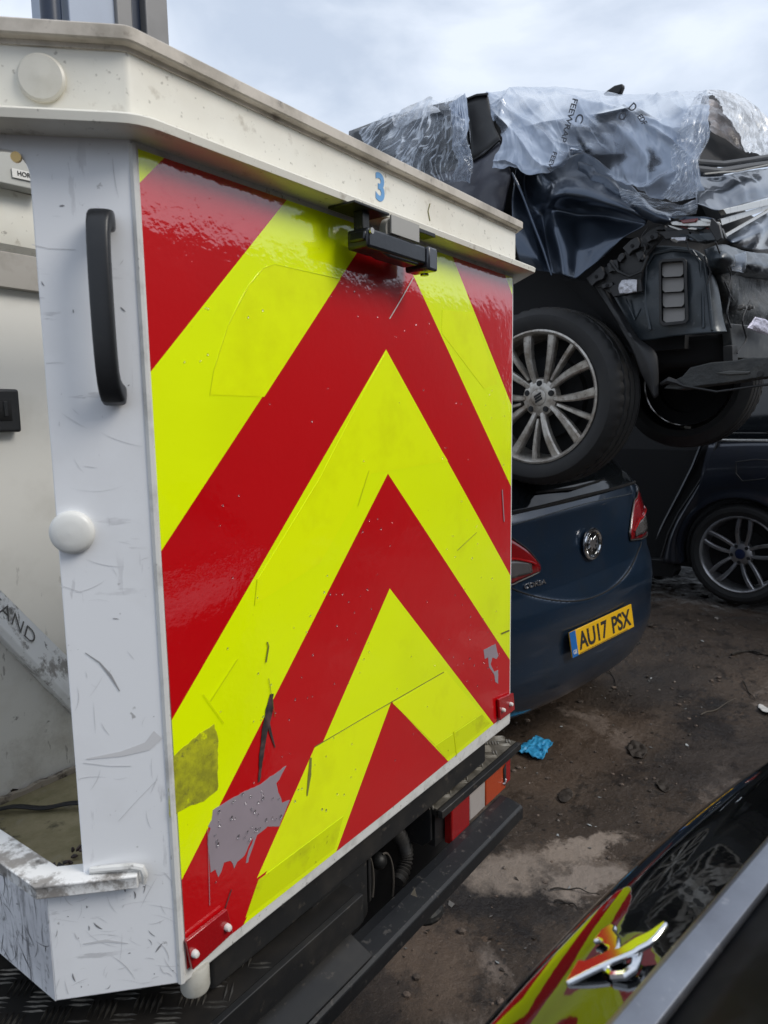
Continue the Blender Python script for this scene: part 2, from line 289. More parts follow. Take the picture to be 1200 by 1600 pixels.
piano = mat('gloss_black_paint', (.004, .0045, .005), .05, coat=1., coat_rough=.015, layers=[dict(sc=200, lo=.7, hi=.75, col=(.05, .05, .05), amt=.4)], bumps=[dict(sc=5, str=.03, dist=.02, coat=1)])
brushed = mat('brushed_dark_aluminium', (.25, .265, .30), .36, .85, layers=[dict(sc=9, lo=.4, hi=.7, col=(.15, .155, .18), amt=.8, st=(1, 1, 1), det=9), dict(sc=50, lo=.6, hi=.7, col=(.4, .4, .42), amt=.5)], bumps=[dict(sc=70, str=.08, dist=.002)])
tail_red = mat('tail_lamp_red', (.20, .004, .006), .12, coat=.8)
tail_clear = mat('tail_lamp_smoke', (.09, .085, .085), .15, coat=.8)
plate_yellow = mat('number_plate_yellow', (.72, .42, .008), .35, layers=[dict(sc=8, lo=.5, hi=.8, col=(.6, .33, .01), amt=.5)])
plate_blue = mat('number_plate_blue', (.012, .12, .38), .35)
glove_blue = mat('blue_nitrile', (.035, .30, .56), .5, layers=[dict(sc=60, lo=.5, hi=.7, col=(.02, .2, .4), amt=.6)], bumps=[dict(sc=120, str=.4, dist=.003)])
twig_m = mat('dark_twig', (.022, .017, .013), .8)
leaf_m = mat('rotten_leaf', (.03, .022, .016), .7)
paper_m = mat('white_paper', (.55, .54, .52), .7)

def film_mat(name, tint, lo, hi, amin, amax, sc, streak=0., an=0., fq=14., sat=.85, bump=.35):   # thin wrapping film: milky and clear areas, highlights painted along folds
    m = bpy.data.materials.new(name); m.use_nodes = True; t = m.node_tree; l = t.links.new; b = t.nodes['Principled BSDF']; o = t.nodes['Material Output']
    b.inputs['Base Color'].default_value = (*tint, 1); b.inputs['Roughness'].default_value = .2; b.inputs['Coat Weight'].default_value = .7; b.inputs['Coat Roughness'].default_value = .06; b.inputs['Specular IOR Level'].default_value = .4
    tr = t.nodes.new('ShaderNodeBsdfTransparent'); mxs = t.nodes.new('ShaderNodeMixShader'); tc = t.nodes.new('ShaderNodeTexCoord')
    def N(vec, sc, det, dis, st=(1, 1, 1), rot=0.):
        mp = t.nodes.new('ShaderNodeMapping'); mp.vector_type = 'TEXTURE'; mp.inputs['Scale'].default_value = [1 / q for q in st]; mp.inputs['Rotation'].default_value = (0, 0, R(rot)); l(vec, mp.inputs['Vector'])
        n = t.nodes.new('ShaderNodeTexNoise'); n.inputs['Scale'].default_value = sc; n.inputs['Detail'].default_value = det; n.inputs['Distortion'].default_value = dis; l(mp.outputs[0], n.inputs['Vector']); return n.outputs['Fac']
    def MR(src, a0, a1, b0, b1): r = t.nodes.new('ShaderNodeMapRange'); r.inputs['From Min'].default_value = a0; r.inputs['From Max'].default_value = a1; r.inputs['To Min'].default_value = b0; r.inputs['To Max'].default_value = b1; l(src, r.inputs['Value']); return r.outputs['Result']
    def MA(op, a_, c_):
        q = t.nodes.new('ShaderNodeMath'); q.operation = op; q.use_clamp = op == 'ADD'
        for k, v in enumerate((a_, c_)):
            if v is None: continue
            if isinstance(v, (int, float)): q.inputs[k].default_value = v
            else: l(v, q.inputs[k])
        return q.outputs[0]
    al = MR(N(tc.outputs['Object'], sc, 5, .5), lo, hi, amin, amax); st_ = None
    if streak:
        f = N(tc.outputs['UV'], 1.0, 3, .5, (1.4, fq, 1), an); st_ = MR(MA('ABSOLUTE', MA('SUBTRACT', f, .5), None), .045, .0, 0., streak)
        al = MA('ADD', al, st_)
    if streak:
        xm = t.nodes.new('ShaderNodeMix'); xm.data_type = 'RGBA'; l(st_, xm.inputs['Factor']); xm.inputs['A'].default_value = (*tint, 1); xm.inputs['B'].default_value = (.66, .71, .78, 1); l(xm.outputs['Result'], b.inputs['Base Color'])  # whitens the colour along folds as painted highlights
    ca = t.nodes.new('ShaderNodeAttribute'); ca.attribute_name = 'clear'; al = MA('MULTIPLY', al, MA('SUBTRACT', 1.0, MA('MULTIPLY', ca.outputs['Fac'], .86)))
    n2 = N(tc.outputs['Object'], 24, 6, 1.2)
    bu = t.nodes.new('ShaderNodeBump'); bu.inputs['Strength'].default_value = bump; bu.inputs['Distance'].default_value = .01; l(n2, bu.inputs['Height']); l(bu.outputs[0], b.inputs['Normal']); l(bu.outputs[0], b.inputs['Coat Normal'])
    l(al, mxs.inputs['Fac']); l(tr.outputs[0], mxs.inputs[1]); l(b.outputs[0], mxs.inputs[2]); l(mxs.outputs[0], o.inputs['Surface'])
    return m
film_milky = film_mat('milky_wrap_film', (.34, .405, .52), .36, .56, .28, .92, 3.4, .22, 80., 5., bump=.10)
film_clear = film_mat('clear_wrap_film', (.56, .63, .74), .42, .66, .10, .42, 5.0, .62, -38., 15.)
film_pale = film_mat('bright_wrap_film', (.66, .68, .71), .36, .6, .40, .85, 6.0, .4, 60., 10.)

# ------------------------------------------------------------------ the ground of the yard
def gz(x, y):
    h = .2 * smooth(3.5, 5.0, x)
    if -2 < x < 9 and -3 < y < 6:
        p = (x, y, 0); h += .012 * ns(p, 2.2) + .008 * ns(p, 7, 3) + .005 * ns(p, 19, 5) + .003 * ns(p, 45, 9) + .006 * max(0, ridge(p, 5, 2) - .75) * 4 * .4
    return h
def axis(a, b, st):
    core = list(np.arange(a, b, st)); d = st; lo, hi = [], []; q = a; r_ = core[-1]
    while d < 90: d *= 1.35; q -= d; r_ += d; lo.append(q); hi.append(r_)
    return lo[::-1] + core + hi
gx, gy = axis(.9, 6.4, .026), axis(.5, 2.6, .026)
m = mat('oily_yard_mud', (.042, .029, .020), .55, layers=[
    dict(sc=1.6, lo=.46, hi=.62, col=(.085, .060, .042), amt=.8, det=8),
    dict(sc=1.15, lo=.57, hi=.635, col=(.24, .195, .165), amt=.85, det=9, nr=.62, loc=(1.55, .2, 0), dis=.4),
    dict(sc=3.2, lo=.54, hi=.62, col=(.012, .0095, .0085), amt=.85, det=10, nr=.7, rough=.35, loc=(6, 2, 1)),
    dict(sc=9, lo=.54, hi=.60, col=(.020, .0155, .012), amt=.75, det=9, nr=.72, rough=.3, loc=(9, 1, 4)), dict(sc=38, lo=.58, hi=.66, col=(.014, .011, .009), amt=.8, det=4), dict(sc=95, lo=.66, hi=.71, col=(.25, .22, .19), amt=.6, det=3), dict(sc=30, lo=.66, hi=.7, col=(.13, .085, .055), amt=.6, det=3)],
    bumps=[dict(sc=40, str=.6, dist=.012, det=8), dict(sc=170, str=.5, dist=.004)])
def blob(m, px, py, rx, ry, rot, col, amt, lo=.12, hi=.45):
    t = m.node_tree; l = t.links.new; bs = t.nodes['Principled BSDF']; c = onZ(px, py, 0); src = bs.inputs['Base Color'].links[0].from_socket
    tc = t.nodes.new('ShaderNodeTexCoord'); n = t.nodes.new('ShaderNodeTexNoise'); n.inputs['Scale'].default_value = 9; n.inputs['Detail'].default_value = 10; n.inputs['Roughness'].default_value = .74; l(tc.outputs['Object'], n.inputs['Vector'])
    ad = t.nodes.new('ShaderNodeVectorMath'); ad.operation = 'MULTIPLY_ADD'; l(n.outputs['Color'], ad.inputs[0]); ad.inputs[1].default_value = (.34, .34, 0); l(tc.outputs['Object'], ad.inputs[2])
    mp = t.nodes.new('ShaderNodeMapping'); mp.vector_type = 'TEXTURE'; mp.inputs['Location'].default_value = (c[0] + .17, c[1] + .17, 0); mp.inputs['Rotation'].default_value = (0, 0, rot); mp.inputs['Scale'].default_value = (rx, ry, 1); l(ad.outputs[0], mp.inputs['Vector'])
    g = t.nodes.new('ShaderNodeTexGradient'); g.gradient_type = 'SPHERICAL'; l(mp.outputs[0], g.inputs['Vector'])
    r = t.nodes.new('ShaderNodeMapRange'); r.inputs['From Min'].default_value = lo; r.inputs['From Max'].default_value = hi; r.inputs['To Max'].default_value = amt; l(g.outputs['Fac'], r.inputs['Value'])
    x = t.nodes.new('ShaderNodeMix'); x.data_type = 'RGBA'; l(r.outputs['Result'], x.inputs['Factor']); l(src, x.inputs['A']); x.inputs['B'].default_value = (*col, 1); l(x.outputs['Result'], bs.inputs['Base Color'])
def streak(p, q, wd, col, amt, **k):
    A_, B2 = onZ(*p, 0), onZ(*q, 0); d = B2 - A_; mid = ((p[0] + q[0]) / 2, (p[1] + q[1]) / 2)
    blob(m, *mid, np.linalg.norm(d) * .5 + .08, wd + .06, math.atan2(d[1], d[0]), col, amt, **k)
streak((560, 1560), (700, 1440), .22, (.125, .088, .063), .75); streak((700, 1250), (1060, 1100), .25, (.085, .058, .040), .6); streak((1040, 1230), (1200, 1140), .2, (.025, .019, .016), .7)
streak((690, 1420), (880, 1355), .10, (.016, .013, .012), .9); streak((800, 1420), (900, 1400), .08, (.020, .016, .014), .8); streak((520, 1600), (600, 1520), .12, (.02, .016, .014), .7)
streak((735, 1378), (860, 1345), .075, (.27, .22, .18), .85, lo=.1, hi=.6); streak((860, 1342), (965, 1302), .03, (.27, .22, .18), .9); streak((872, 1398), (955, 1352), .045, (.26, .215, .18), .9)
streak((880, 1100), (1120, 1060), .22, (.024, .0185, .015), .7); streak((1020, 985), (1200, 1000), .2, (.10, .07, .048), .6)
b = MB(); b.grid([[(x, y, gz(x, y)) for x in gx] for y in gy]); g = b.build('ground', m, loc=(0, 0, 0), angle=180); g['kind'] = 'structure'
if g.data.polygons[0].normal.z < 0: g.data.flip_normals()

# ------------------------------------------------------------------ the access bucket
T8 = math.tan(R(22.5)); BX0, BX1, BY0, BY1 = .400, 1.573, PY, 1.277; CHW = .1076
def octo(d, z, r=.0, n=4, r1=None):
    x0, x1, y0, y1, c = BX0 - d, BX1 + d, BY0 - d, BY1 + d, CHW + d * (2 - math.sqrt(2)) * 1.0
    p = [(x0 + c, y0), (x1 - c, y0), (x1, y0 + c), (x1, y1 - c), (x1 - c, y1), (x0 + c, y1), (x0, y1 - c), (x0, y0 + c)]
    if not r: return [np.array((x, y, CAMZ + z)) for x, y in p]
    o = []
    for i in range(8):
        A, B, C = (np.array(p[(i + k) % 8]) for k in (-1, 0, 1)); u, v = nrm(A - B), nrm(C - B); q = (r1 if r1 is not None and i == 1 else r) * T8
        a0, a1 = B + u * q, B + v * q
        for t in np.linspace(0, 1, n): pt = (1 - t) ** 2 * a0 + 2 * t * (1 - t) * B + t * t * a1; o.append(np.array((pt[0], pt[1], CAMZ + z)))
    return o
CN = np.array([-1, -1, 0]) / math.sqrt(2); CS = np.array([-1, 1, 0]) / math.sqrt(2); C0 = np.array([XL, PY, CAMZ])
def ch(s, z, n=0.): return C0 + CS * s + CN * n + np.array([0, 0, z])            # chamfer face: along, up, outward
def chp(px, py, n=0.): return hit(px, py, CN, np.dot(CN, C0) + n)
def pp(px, py, off=0.): return onY(px, py, PY - off)                               # on the chevron face

bk = thing('access_bucket', 'white lift bucket with red and yellow chevron back resting on the truck deck', 'lift bucket', (.9865, .99, CAMZ - .72))
# walls
b = MB(); arc = [(.1076 + .024 - .024 * math.cos(t), .268 + .026 * math.sin(t)) for t in np.linspace(0, math.pi / 2, 7)]
b.prism([ch(*q) for q in [(0, -.716), (0, .312), (.152, .312), (.152, .294)] + arc[::-1] + [(.1076, -.552), (.152, -.552), (.152, -.718)]], -CN * .008)
b.build('corner_wall', white_wall, bk, bevel=.0015)
b = MB(); b.ab(BX0, BX0 + .008, .8133, 1.17, CAMZ - .718, CAMZ - .552); b.build('side_wall', scuffed_wall, bk)
b = MB(); b.ab(BX0, BX0 + .008, .8133, 1.17, CAMZ + .294, CAMZ + .312); b.build('outer_wall', white_wall, bk); b = MB()
b.prism([(BX0, 1.17, CAMZ - .718), (BX0 + CHW, BY1, CAMZ - .718), (BX0 + CHW, BY1, CAMZ - .2), (BX0, 1.17, CAMZ - .2)], (.006, -.006, 0)); b.build('outer_wall', white_wall, bk); b = MB()
b.prism([(XR, PY, CAMZ - .716), (BX1, PY + CHW, CAMZ - .716), (BX1, PY + CHW, CAMZ + .312), (XR, PY, CAMZ + .312)], (-.006, .006, 0))
b.ab(BX1 - .008, BX1, PY + CHW, 1.17, CAMZ - .716, CAMZ + .312); b.prism([(BX1, 1.17, CAMZ - .716), (XR, BY1, CAMZ - .716), (XR, BY1, CAMZ + .312), (BX1, 1.17, CAMZ + .312)], (-.006, -.006, 0))
b.build('outer_wall', white_wall, bk)
b = MB()
def fw(px, py): return onY(px, py, 1.25)
A, B_ = fw(0, 921), fw(94, 1014); dA = (B_ - A) / (B_[0] - A[0])
e0, e1 = A + dA * (.44 - A[0]), A + dA * (.70 - A[0])
b.prism([(.44, 1.25, CAMZ - .665), (1.54, 1.25, CAMZ - .665), (1.54, 1.25, e1[2]), e1, e0], (0, .01, 0)); b.build('inner_back_wall', inner_wall, bk)
def lg(x, k): # the ledge runs down the back wall: its upper, front and lower edges as surveyed
    y = {0: 921 + .99 * x, 1: 976 + 1.05 * x, 2: 993 + 1.04 * x}[k]; return onY(x, y, (1.249, 1.200, 1.202)[k])
b = MB(); b.loft([[lg(x, 0), lg(x, 1), lg(x, 2), lg(x, 2) + np.array((.004, .047, 0))] for x in (-90, 0, 60, 135)]); ledge = b.build('inner_ledge', scuffed_lip, bk, bevel=.0015)
mid = (lg(14, 0) + lg(14, 1)) / 2; lx = nrm(lg(60, 0) - lg(0, 0)); ly = nrm(lg(14, 0) - lg(14, 1)); lz = nrm(np.cross(lx, ly)); lz = lz if np.dot(lz, CAM - mid) > 0 else -lz
wt, wf = text_mesh('STAND', .046, 0, -.0006, 1.05); q = MB(); q.add([mid + lx * v[0] * .9 + (ly - lx * np.dot(lx, ly)) * v[1] + lz * .0012 for v in wt], wf); q.build('scratched_word', pencil, ledge, recalc=False, flat=True, solid=.0004, off=0)
b = MB(); b.prism([p + np.array((0, 0, 0)) for p in octo(-.012, -.672)], (0, 0, .012)); b.build('floor', floor_olive, bk)
b = MB(); b.prism(octo(-.004, -.716), (0, 0, .03)); b.build('underside', scuffed_wall, bk)
b = MB(); pts = []
for i, x in enumerate(np.linspace(.42, .9, 40)): pts.append((x, 1.249 - .004, CAMZ - .66 + .010 + .006 * ns((x, 0, 0), 40)))
b.prism([(q[0], q[1], q[2]) for q in pts] + [(.9, 1.245, CAMZ - .66), (.42, 1.245, CAMZ - .66)], (0, -.01, 0)); b.build('rotten_floor_edge', mat('splintered_edge', (.36, .31, .25), .8, layers=[dict(sc=40, lo=.5, hi=.62, col=(.05, .035, .025), amt=.9, det=8)]), bk)

def marks(name, P, n, s0, s1, z0, z1, m, seed, lmax=.05, wmax=.0009, zbias=0):
    q = MB(); rr = np.random.RandomState(seed)
    for i in range(n):
        s_, z_ = rr.uniform(s0, s1), z0 + (z1 - z0) * rr.uniform() ** (1 + zbias); a_ = rr.choice((rr.uniform(-.4, .4), rr.uniform(.6, 1.4), rr.uniform(-1.7, -.9))); ln = lmax * rr.uniform(.1, 1) ** 2; cv = rr.uniform(-1, 1) * .25; w_ = wmax * rr.uniform(.25, 1)
        A_ = []; B2 = []
        for t in np.linspace(-1, 1, 6):
            u, v = s_ + ln * .5 * (t * math.cos(a_) - cv * t * t * math.sin(a_)), z_ + ln * .5 * (t * math.sin(a_) + cv * t * t * math.cos(a_)); k = w_ * (1 - abs(t) ** 2 * .85); u = min(max(u, s0), s1); v = max(min(v, z1), z0)
            A_.append(P(u - k * math.sin(a_), v + k * math.cos(a_), .0004)); B2.append(P(u + k * math.sin(a_), v - k * math.cos(a_), .0004))
        q.grid([A_, B2])
    o = q.build(name, m, bk, flat=True); o['kind'] = 'stuff'; return o
hair = mat('hairline_grey', (.60, .605, .62), .6); hair_dark = mat('hairline_black', (.2, .2, .21), .6)
marks('scratch_marks', ch, 45, .004, .105, -.50, .29, hair, 3, .06, .0005); marks('scratch_marks', ch, 70, .004, .15, -.71, -.56, hair, 4, .05, .0006); marks('dark_scratch_marks', ch, 22, .004, .15, -.71, -.56, hair_dark, 5, .02, .0012); marks('dark_scratch_marks', ch, 9, .004, .105, -.54, .29, hair_dark, 6, .010, .0009)
def sw(s_, z_, n_): return np.array((BX0 - n_, .8133 + s_, CAMZ + z_))
marks('dark_scratch_marks', sw, 120, .004, .3, -.715, -.575, hair_dark, 8, .05, .0010); marks('scratch_marks', sw, 120, .004, .3, -.715, -.575, hair, 9, .06, .0011)
for pl, w_, m_ in (([(133, 1020), (155, 1035), (172, 1055), (187, 1080)], [.6, 1.2, 2.2, .8], mat('grey_scratch', (.33, .33, .34), .5)), ([(135, 1186), (190, 1178), (230, 1166), (247, 1148)], [1, 4, 7, 9], mat('grey_smear', (.64, .64, .65), .4)), ([(130, 1192), (170, 1197), (205, 1197)], .6, hair), ([(185, 1283), (215, 1250), (246, 1218)], .5, hair), ([(130, 1475), (165, 1470), (200, 1474)], [.8, 2.2, .5], hair), ([(50, 382), (75, 388), (118, 390)], .5, hair), ([(92, 914), (108, 919), (128, 926)], .4, hair)):
    q = MB(); q.add([chp(x, y, .0006) for x, y in stroke(pl, w_)], [list(range(2 * len(pl)))]) ; q.build('long_scratch', m_, bk, flat=True)

# chevron face: tiles of two films, one flat sheet
YB = PY - .0012
b = MB(); b.ab(XL + .0015, XR, PY, PY + .012, CAMZ - .722, CAMZ + .312); b.build('back_panel', edge_white, bk, bevel=.003)
b = MB(); b.tube([(XL + .0025, PY + .0005, CAMZ - .716), (XL + .0025, PY + .0005, CAMZ + .305)], .0052, 8); b.build('edge_trim', edge_white, bk)
def clip(poly, n, d):                                      # keep n.p <= d
    o = []
    for i in range(len(poly)):
        p, q = np.array(poly[i]), np.array(poly[(i + 1) % len(poly)]); a_, c_ = np.dot(n, p) - d, np.dot(n, q) - d
        if a_ <= 0: o.append(p)
        if (a_ < 0 < c_) or (c_ < 0 < a_): o.append(p + (q - p) * (a_ / (a_ - c_)))
    return o
apex = [1.2, .742, .537, .336, .116, -.092, -.293, -.499, -1.4]
sl = [1.02, 1.02, 1.025, 1.045, 1.03, 1.045, 1.12, 1.25, 1.25]; sr = [1, 1.0, 1.07, 1.03, 1.0, .985, 1.0, 1.0, 1.0]
b = MB(); zt, zb = .302, -.7
for side in (-1, 1):
    rect = [(XL + .0105, zb - .003), (XC, zb), (XC, zt), (XL + .0015 + .004, zt)] if side < 0 else [(XC, zb), (XR - .007, zb + .012), (XR - .007, zt), (XC, zt)]
    for k in range(8):
        def line(j): s_ = (sl if side < 0 else sr)[j]; return np.array([s_ * side, 1.0]), apex[j] + s_ * side * XC
        n1, d1 = line(k); n2, d2 = line(k + 1); q = clip(clip(rect, n1, d1), -n2, -d2)
        if len(q) > 2: b.add([(p[0], YB, CAMZ + p[1]) for p in q], [list(range(len(q)))], k % 2)
chev = b.build('chevron_film', [yellow, red], bk, recalc=False, solid=.0008, off=0, flat=True)
def decal(name, pts, m, h=.0020, parent=chev, t=.0004, jit=0):
    q = MB(); pl = [pp(x, y, h) for x, y in pts]
    if jit:
        o = []
        for i in range(len(pl)):
            A_, B2 = pl[i], pl[(i + 1) % len(pl)]; n_ = max(1, int(np.linalg.norm(B2 - A_) / .006))
            for k in range(n_): p_ = A_ + (B2 - A_) * k / n_; o.append(p_ + np.array((random.uniform(-jit, jit), 0, random.uniform(-jit, jit))))
        pl = o
    q.prism(pl, (0, t, 0)); return q.build(name, m, parent, flat=True)
decal('replacement_patch', [(328, 617), (334, 580), (345, 540), (357, 508), (372, 475), (388, 447), (405, 425), (418, 416), (430, 414), (532, 436), (413, 620)], pale_yellow)
decal('replacement_patch', [(691, 484), (738, 488), (757, 540), (777, 600), (756, 607), (690, 520)], pale_yellow)
decal('replacement_patch', [(403, 905), (498, 750), (575, 600), (604, 548), (650, 640), (700, 720), (580, 740), (500, 880), (398, 945)], pale_yellow)
decal('replacement_patch', [(492, 1168), (605, 1102), (566, 1210), (540, 1270), (402, 1372)], pale_yellow)
decal('replacement_patch', [(614, 1099), (697, 1049), (752, 1114), (680, 1164)], pale_yellow)
decal('dirty_patch', [(263, 1188), (290, 1165), (318, 1142), (334, 1131), (341, 1150), (340, 1235), (318, 1252), (292, 1262), (266, 1278)], dirty_yellow, jit=.0012)
decal('old_strip', [(384, 1434), (404, 1375), (537, 1275), (523, 1326)], old_yellow)
decal('old_strip', [(681, 1165), (753, 1116), (766, 1130), (697, 1186)], old_yellow)
G = [(410, 815), (530, 745), (640, 690), (762, 604), (715, 690), (722, 730), (742, 782), (778, 770), (728, 893), (670, 900), (622, 935), (600, 995), (576, 1072), (566, 1074), (582, 1012), (606, 950), (588, 970), (560, 1040), (526, 1066), (512, 1096), (494, 1064), (460, 1070), (450, 1112), (436, 1140), (422, 1104), (398, 1118), (383, 950), (398, 905), (385, 898), (405, 862)]
G0 = G
def px_of(p): d = np.array(p) - CAM; z = d @ RZ; return 600 + F_PX * (d @ RX) / z, 800 + F_PX * (d @ RY) / z
def inside(x, y, pl):
    r_ = False; j = len(pl) - 1
    for i in range(len(pl)):
        if (pl[i][1] > y) != (pl[j][1] > y) and x < (pl[j][0] - pl[i][0]) * (y - pl[i][1]) / (pl[j][1] - pl[i][1]) + pl[i][0]: r_ = not r_
        j = i
    return r_
def inside_px(p, pl): return inside(*px_of(p), pl)
decal('torn_patch', [(200 + x / 3.077, 1000 + y / 3.077) for x, y in G], grey_vinyl, jit=.0009)
G = [(15, 735), (65, 710), (77, 760), (70, 772), (52, 768), (44, 795), (60, 825), (76, 818), (76, 876), (64, 868), (60, 838), (38, 806), (34, 765), (20, 772)]
decal('torn_patch', [(750 + x / 2.667, 740 + y / 2.667) for x, y in G], grey_vinyl, jit=.0006)
decal('black_gash', stroke([(425, 1084), (421, 1110), (414, 1142), (409, 1182), (405, 1222)], [2.5, 5.5, 4.5, 3.2, 1.2]), scrape, .003, jit=.0008)
decal('black_gash', stroke([(417, 1115), (423, 1145), (430, 1168)], [2, 2.0, .7]), scrape, .0032)
decal('grey_scuff', stroke([(486, 1184), (484, 1210), (480, 1244)], [1.2, 2.4, .6]), mat('olive_scuff', (.2, .19, .04), .6), .003, jit=.0004)
for pl, w_ in (([(492, 1167), (560, 1127), (605, 1101), (694, 1050)], .8), ([(400, 1375), (470, 1324), (538, 1274)], .5), ([(328, 618), (334, 580), (357, 508), (388, 447), (412, 419), (430, 413), (532, 436)], .35), ([(328, 618), (413, 621)], .5), ([(709, 1143), (714, 1182)], .6), ([(690, 484), (740, 488)], .4), ([(398, 946), (500, 882)], .4), ([(402, 905), (398, 946)], .6), ([(575, 730), (580, 775)], .5)):
    if w_ > .55 or w_ == .35: decal('film_seam', stroke(pl, w_ * .7), dark_line if w_ > .7 else seam_line, .0026)
for pl, w_, m_ in (([(646, 434), (628, 466), (609, 498)], .6, edge_white), ([(325, 1295), (328, 1415)], .35, grey_vinyl), ([(352, 1420), (362, 1390)], .5, scrape), ([(416, 1035), (420, 1010), (418, 1003)], .8, dark_line), ([(785, 765), (788, 815)], .5, grey_vinyl), ([(420, 1060), (430, 1120)], .25, dark_line), ([(372, 1030), (330, 1095)], .4, seam_line), ([(318, 1085), (350, 1130)], .4, seam_line), ([(560, 790), (577, 735)], .4, seam_line), ([(715, 860), (745, 832)], .3, dark_line), ([(784, 990), (796, 985)], 1.1, dark_line)):
    decal('scratch', stroke(pl, w_), m_, .0036)
b = MB(); fs_ = []                                        # rain drops clinging to the film
drop = mat('water_drop', (.95, .95, .95), .02, trans=1.0)
for i in range(300):
    x, z = random.uniform(XL + .05, XR - .04), random.uniform(-.62, .2)
    if ns((x, 0, z), 3.1, 4) < -.02 and random.random() < .8: continue
    r_ = random.choice((.0008, .001, .0012, .0012, .0016)); b.sphere((x, PY - .0030, CAMZ + z), r_, (1, .55, random.uniform(1, 1.5)), 6)
for i in range(46):
    c_ = pp(random.uniform(335, 440), random.uniform(1240, 1330), .0042)
    if inside_px(c_, [(200 + x / 3.077, 1000 + y / 3.077) for x, y in G0]): b.sphere(c_, random.choice((.0012, .0016, .002)), (1, .6, random.uniform(1, 1.8)), 7)
d_ = b.build('water_drops', drop, chev); d_['kind'] = 'stuff'
# reflectors with bolts
for cs, bl in (([(287, 1468), (351, 1418), (360, 1455), (297, 1513)], [(303, 1489), (354, 1448)]), ([(776, 1092), (799, 1082), (801, 1108), (778, 1125)], [(785, 1109), (797, 1100)])):
    q = MB(); q.prism([pp(x, y, .004) for x, y in cs], (0, -.006, 0)); rf = q.build('reflector', reflector_red, bk, bevel=.0012)
    for x, y in bl: q = MB(); o = pp(x, y, .010); q.lathe([(.0048, 0), (.0048, -.004), (.0036, -.0072), (.0, -.008)], o, (0, 1, 0), 12); q.build('bolt', bolt_white, rf)
# rim
b = MB(); prof = [(-.012, .310), (.036, .3085), (.043, .311), (.0445, .3195), (.041, .3225), (.008, .3245), (.004, .329), (.004, .3985), (-.02, .3985), (-.026, .36)]
b.loft([octo(d, z, .06 if d > .03 else .012, 5, .006) for d, z in prof], closed=True); b.build('rim', rim_white, bk, angle=25)
b = MB(); prof = [(-.03, .4005), (.0065, .3975), (.0075, .4025), (.0165, .403), (.0185, .4045), (.0185, .417), (.0165, .4188), (-.03, .4188)]
b.loft([octo(d, z, .022, 5, .005) for d, z in prof], closed=True); b.build('rim_lip', lip_grey, bk, angle=25)
c = chp(66, 124, .004); b = MB(); b.lathe([(.0235, 0), (.0248, .003), (.0243, .0048), (.022, .0066), (.0, .0078)], c, CN, 36); b.build('rim_cap', mat('aged_cream_cap', (.62, .60, .53), .35, layers=[dict(sc=22, lo=.5, hi=.72, col=(.45, .42, .34), amt=.5)]), bk)
c = chp(114, 831, 0); b = MB(); b.lathe([(.024, 0), (.0252, .003), (.0250, .0055), (.0237, .0085), (.0205, .0107), (.0125, .0122), (.0, .0128)], c, CN, 36); b.build('wall_cap', cap_white, bk, angle=85)
lettering('3', .058, onY(594, 295, PY - .0046), (1, 0, 0), (0, 0, 1), .0004, 'number_marking', blue_paint, bk, bold=.0016, sx=.98)
for pl in ([(672, 318), (669, 330), (672, 345)], [(626, 268), (628, 278)]):
    q = MB(); q.prism([onY(x, y, PY - .0048) for x, y in stroke(pl, .6)], (0, .0003, 0)); q.build('rim_crack', dark_line, bk)
# grab handle
b = MB(); hz = [(.221, .0), (.220, .022), (.2145, .0295), (.188, .0335), (.13, .0355), (.068, .033), (.043, .0265), (.033, .015), (.030, 0)]; rings = []
for i, (z, n_) in enumerate(hz):
    z0, n0 = hz[max(i - 1, 0)]; z1, n1 = hz[min(i + 1, len(hz) - 1)]; t = nrm((n1 - n0, z1 - z0)); q = np.array((-t[1], t[0])); wd = .0120 if 1 < i < 7 else .0140; dp = .0085 if 1 < i < 7 else .013; s_ = .034 if 1 < i < 7 else .0325
    rings.append([ch(s_ + wd * math.copysign(abs(math.cos(a)) ** .4, math.cos(a)), z + q[1] * dp * math.copysign(abs(math.sin(a)) ** .4, math.sin(a)), n_ + q[0] * dp * math.copysign(abs(math.sin(a)) ** .4, math.sin(a))) for a in np.linspace(0, 2 * math.pi, 16, endpoint=False)])
b.loft(rings); b.build('grab_handle', black_plastic, bk, sub=1)
# lip round the doorway and its rod
b = MB(); sec = [(.0165, -.003), (.018, .0), (.0165, .002), (-.020, .002), (-.022, -.003), (-.022, -.013), (.0, -.017), (.0165, -.016)]
Zl = -.551
path = [(ch(.041, 0), CN), (ch(.1505, 0), CN), (np.array((BX0, PY + CHW + .0005, CAMZ)), None), (np.array((BX0, 1.165, CAMZ)), np.array((-1, 0, 0)))]
mit = nrm(CN + np.array((-1, 0, 0))) / math.cos(R(22.5))
rings = [[p + nn * d + np.array((0, 0, Zl + z)) for d, z in sec] for p, nn in ((ch(.041, 0), CN), (ch(.152, 0), mit), (np.array((BX0, 1.165, CAMZ)), np.array((-1., 0, 0))))]
b.loft(rings); b.build('doorway_lip', scuffed_lip, bk, bevel=.0015)
b = MB(); b.tube([ch(.098, Zl + .007, .004), ch(.07, Zl + .009, .008), ch(.046, Zl + .0095, .010), ch(.036, Zl + .007, .011), ch(.0335, Zl - .002, .011), ch(.035, Zl - .014, .010)], [.004, .0045, .0045, .0045, .0045, .003], 8); b.build('latch_rod', edge_white, bk)
q = MB(); q.disc(ch(.119, .286, .0), CN, .0055, .004, 14); q.build('fastener', brass, bk)
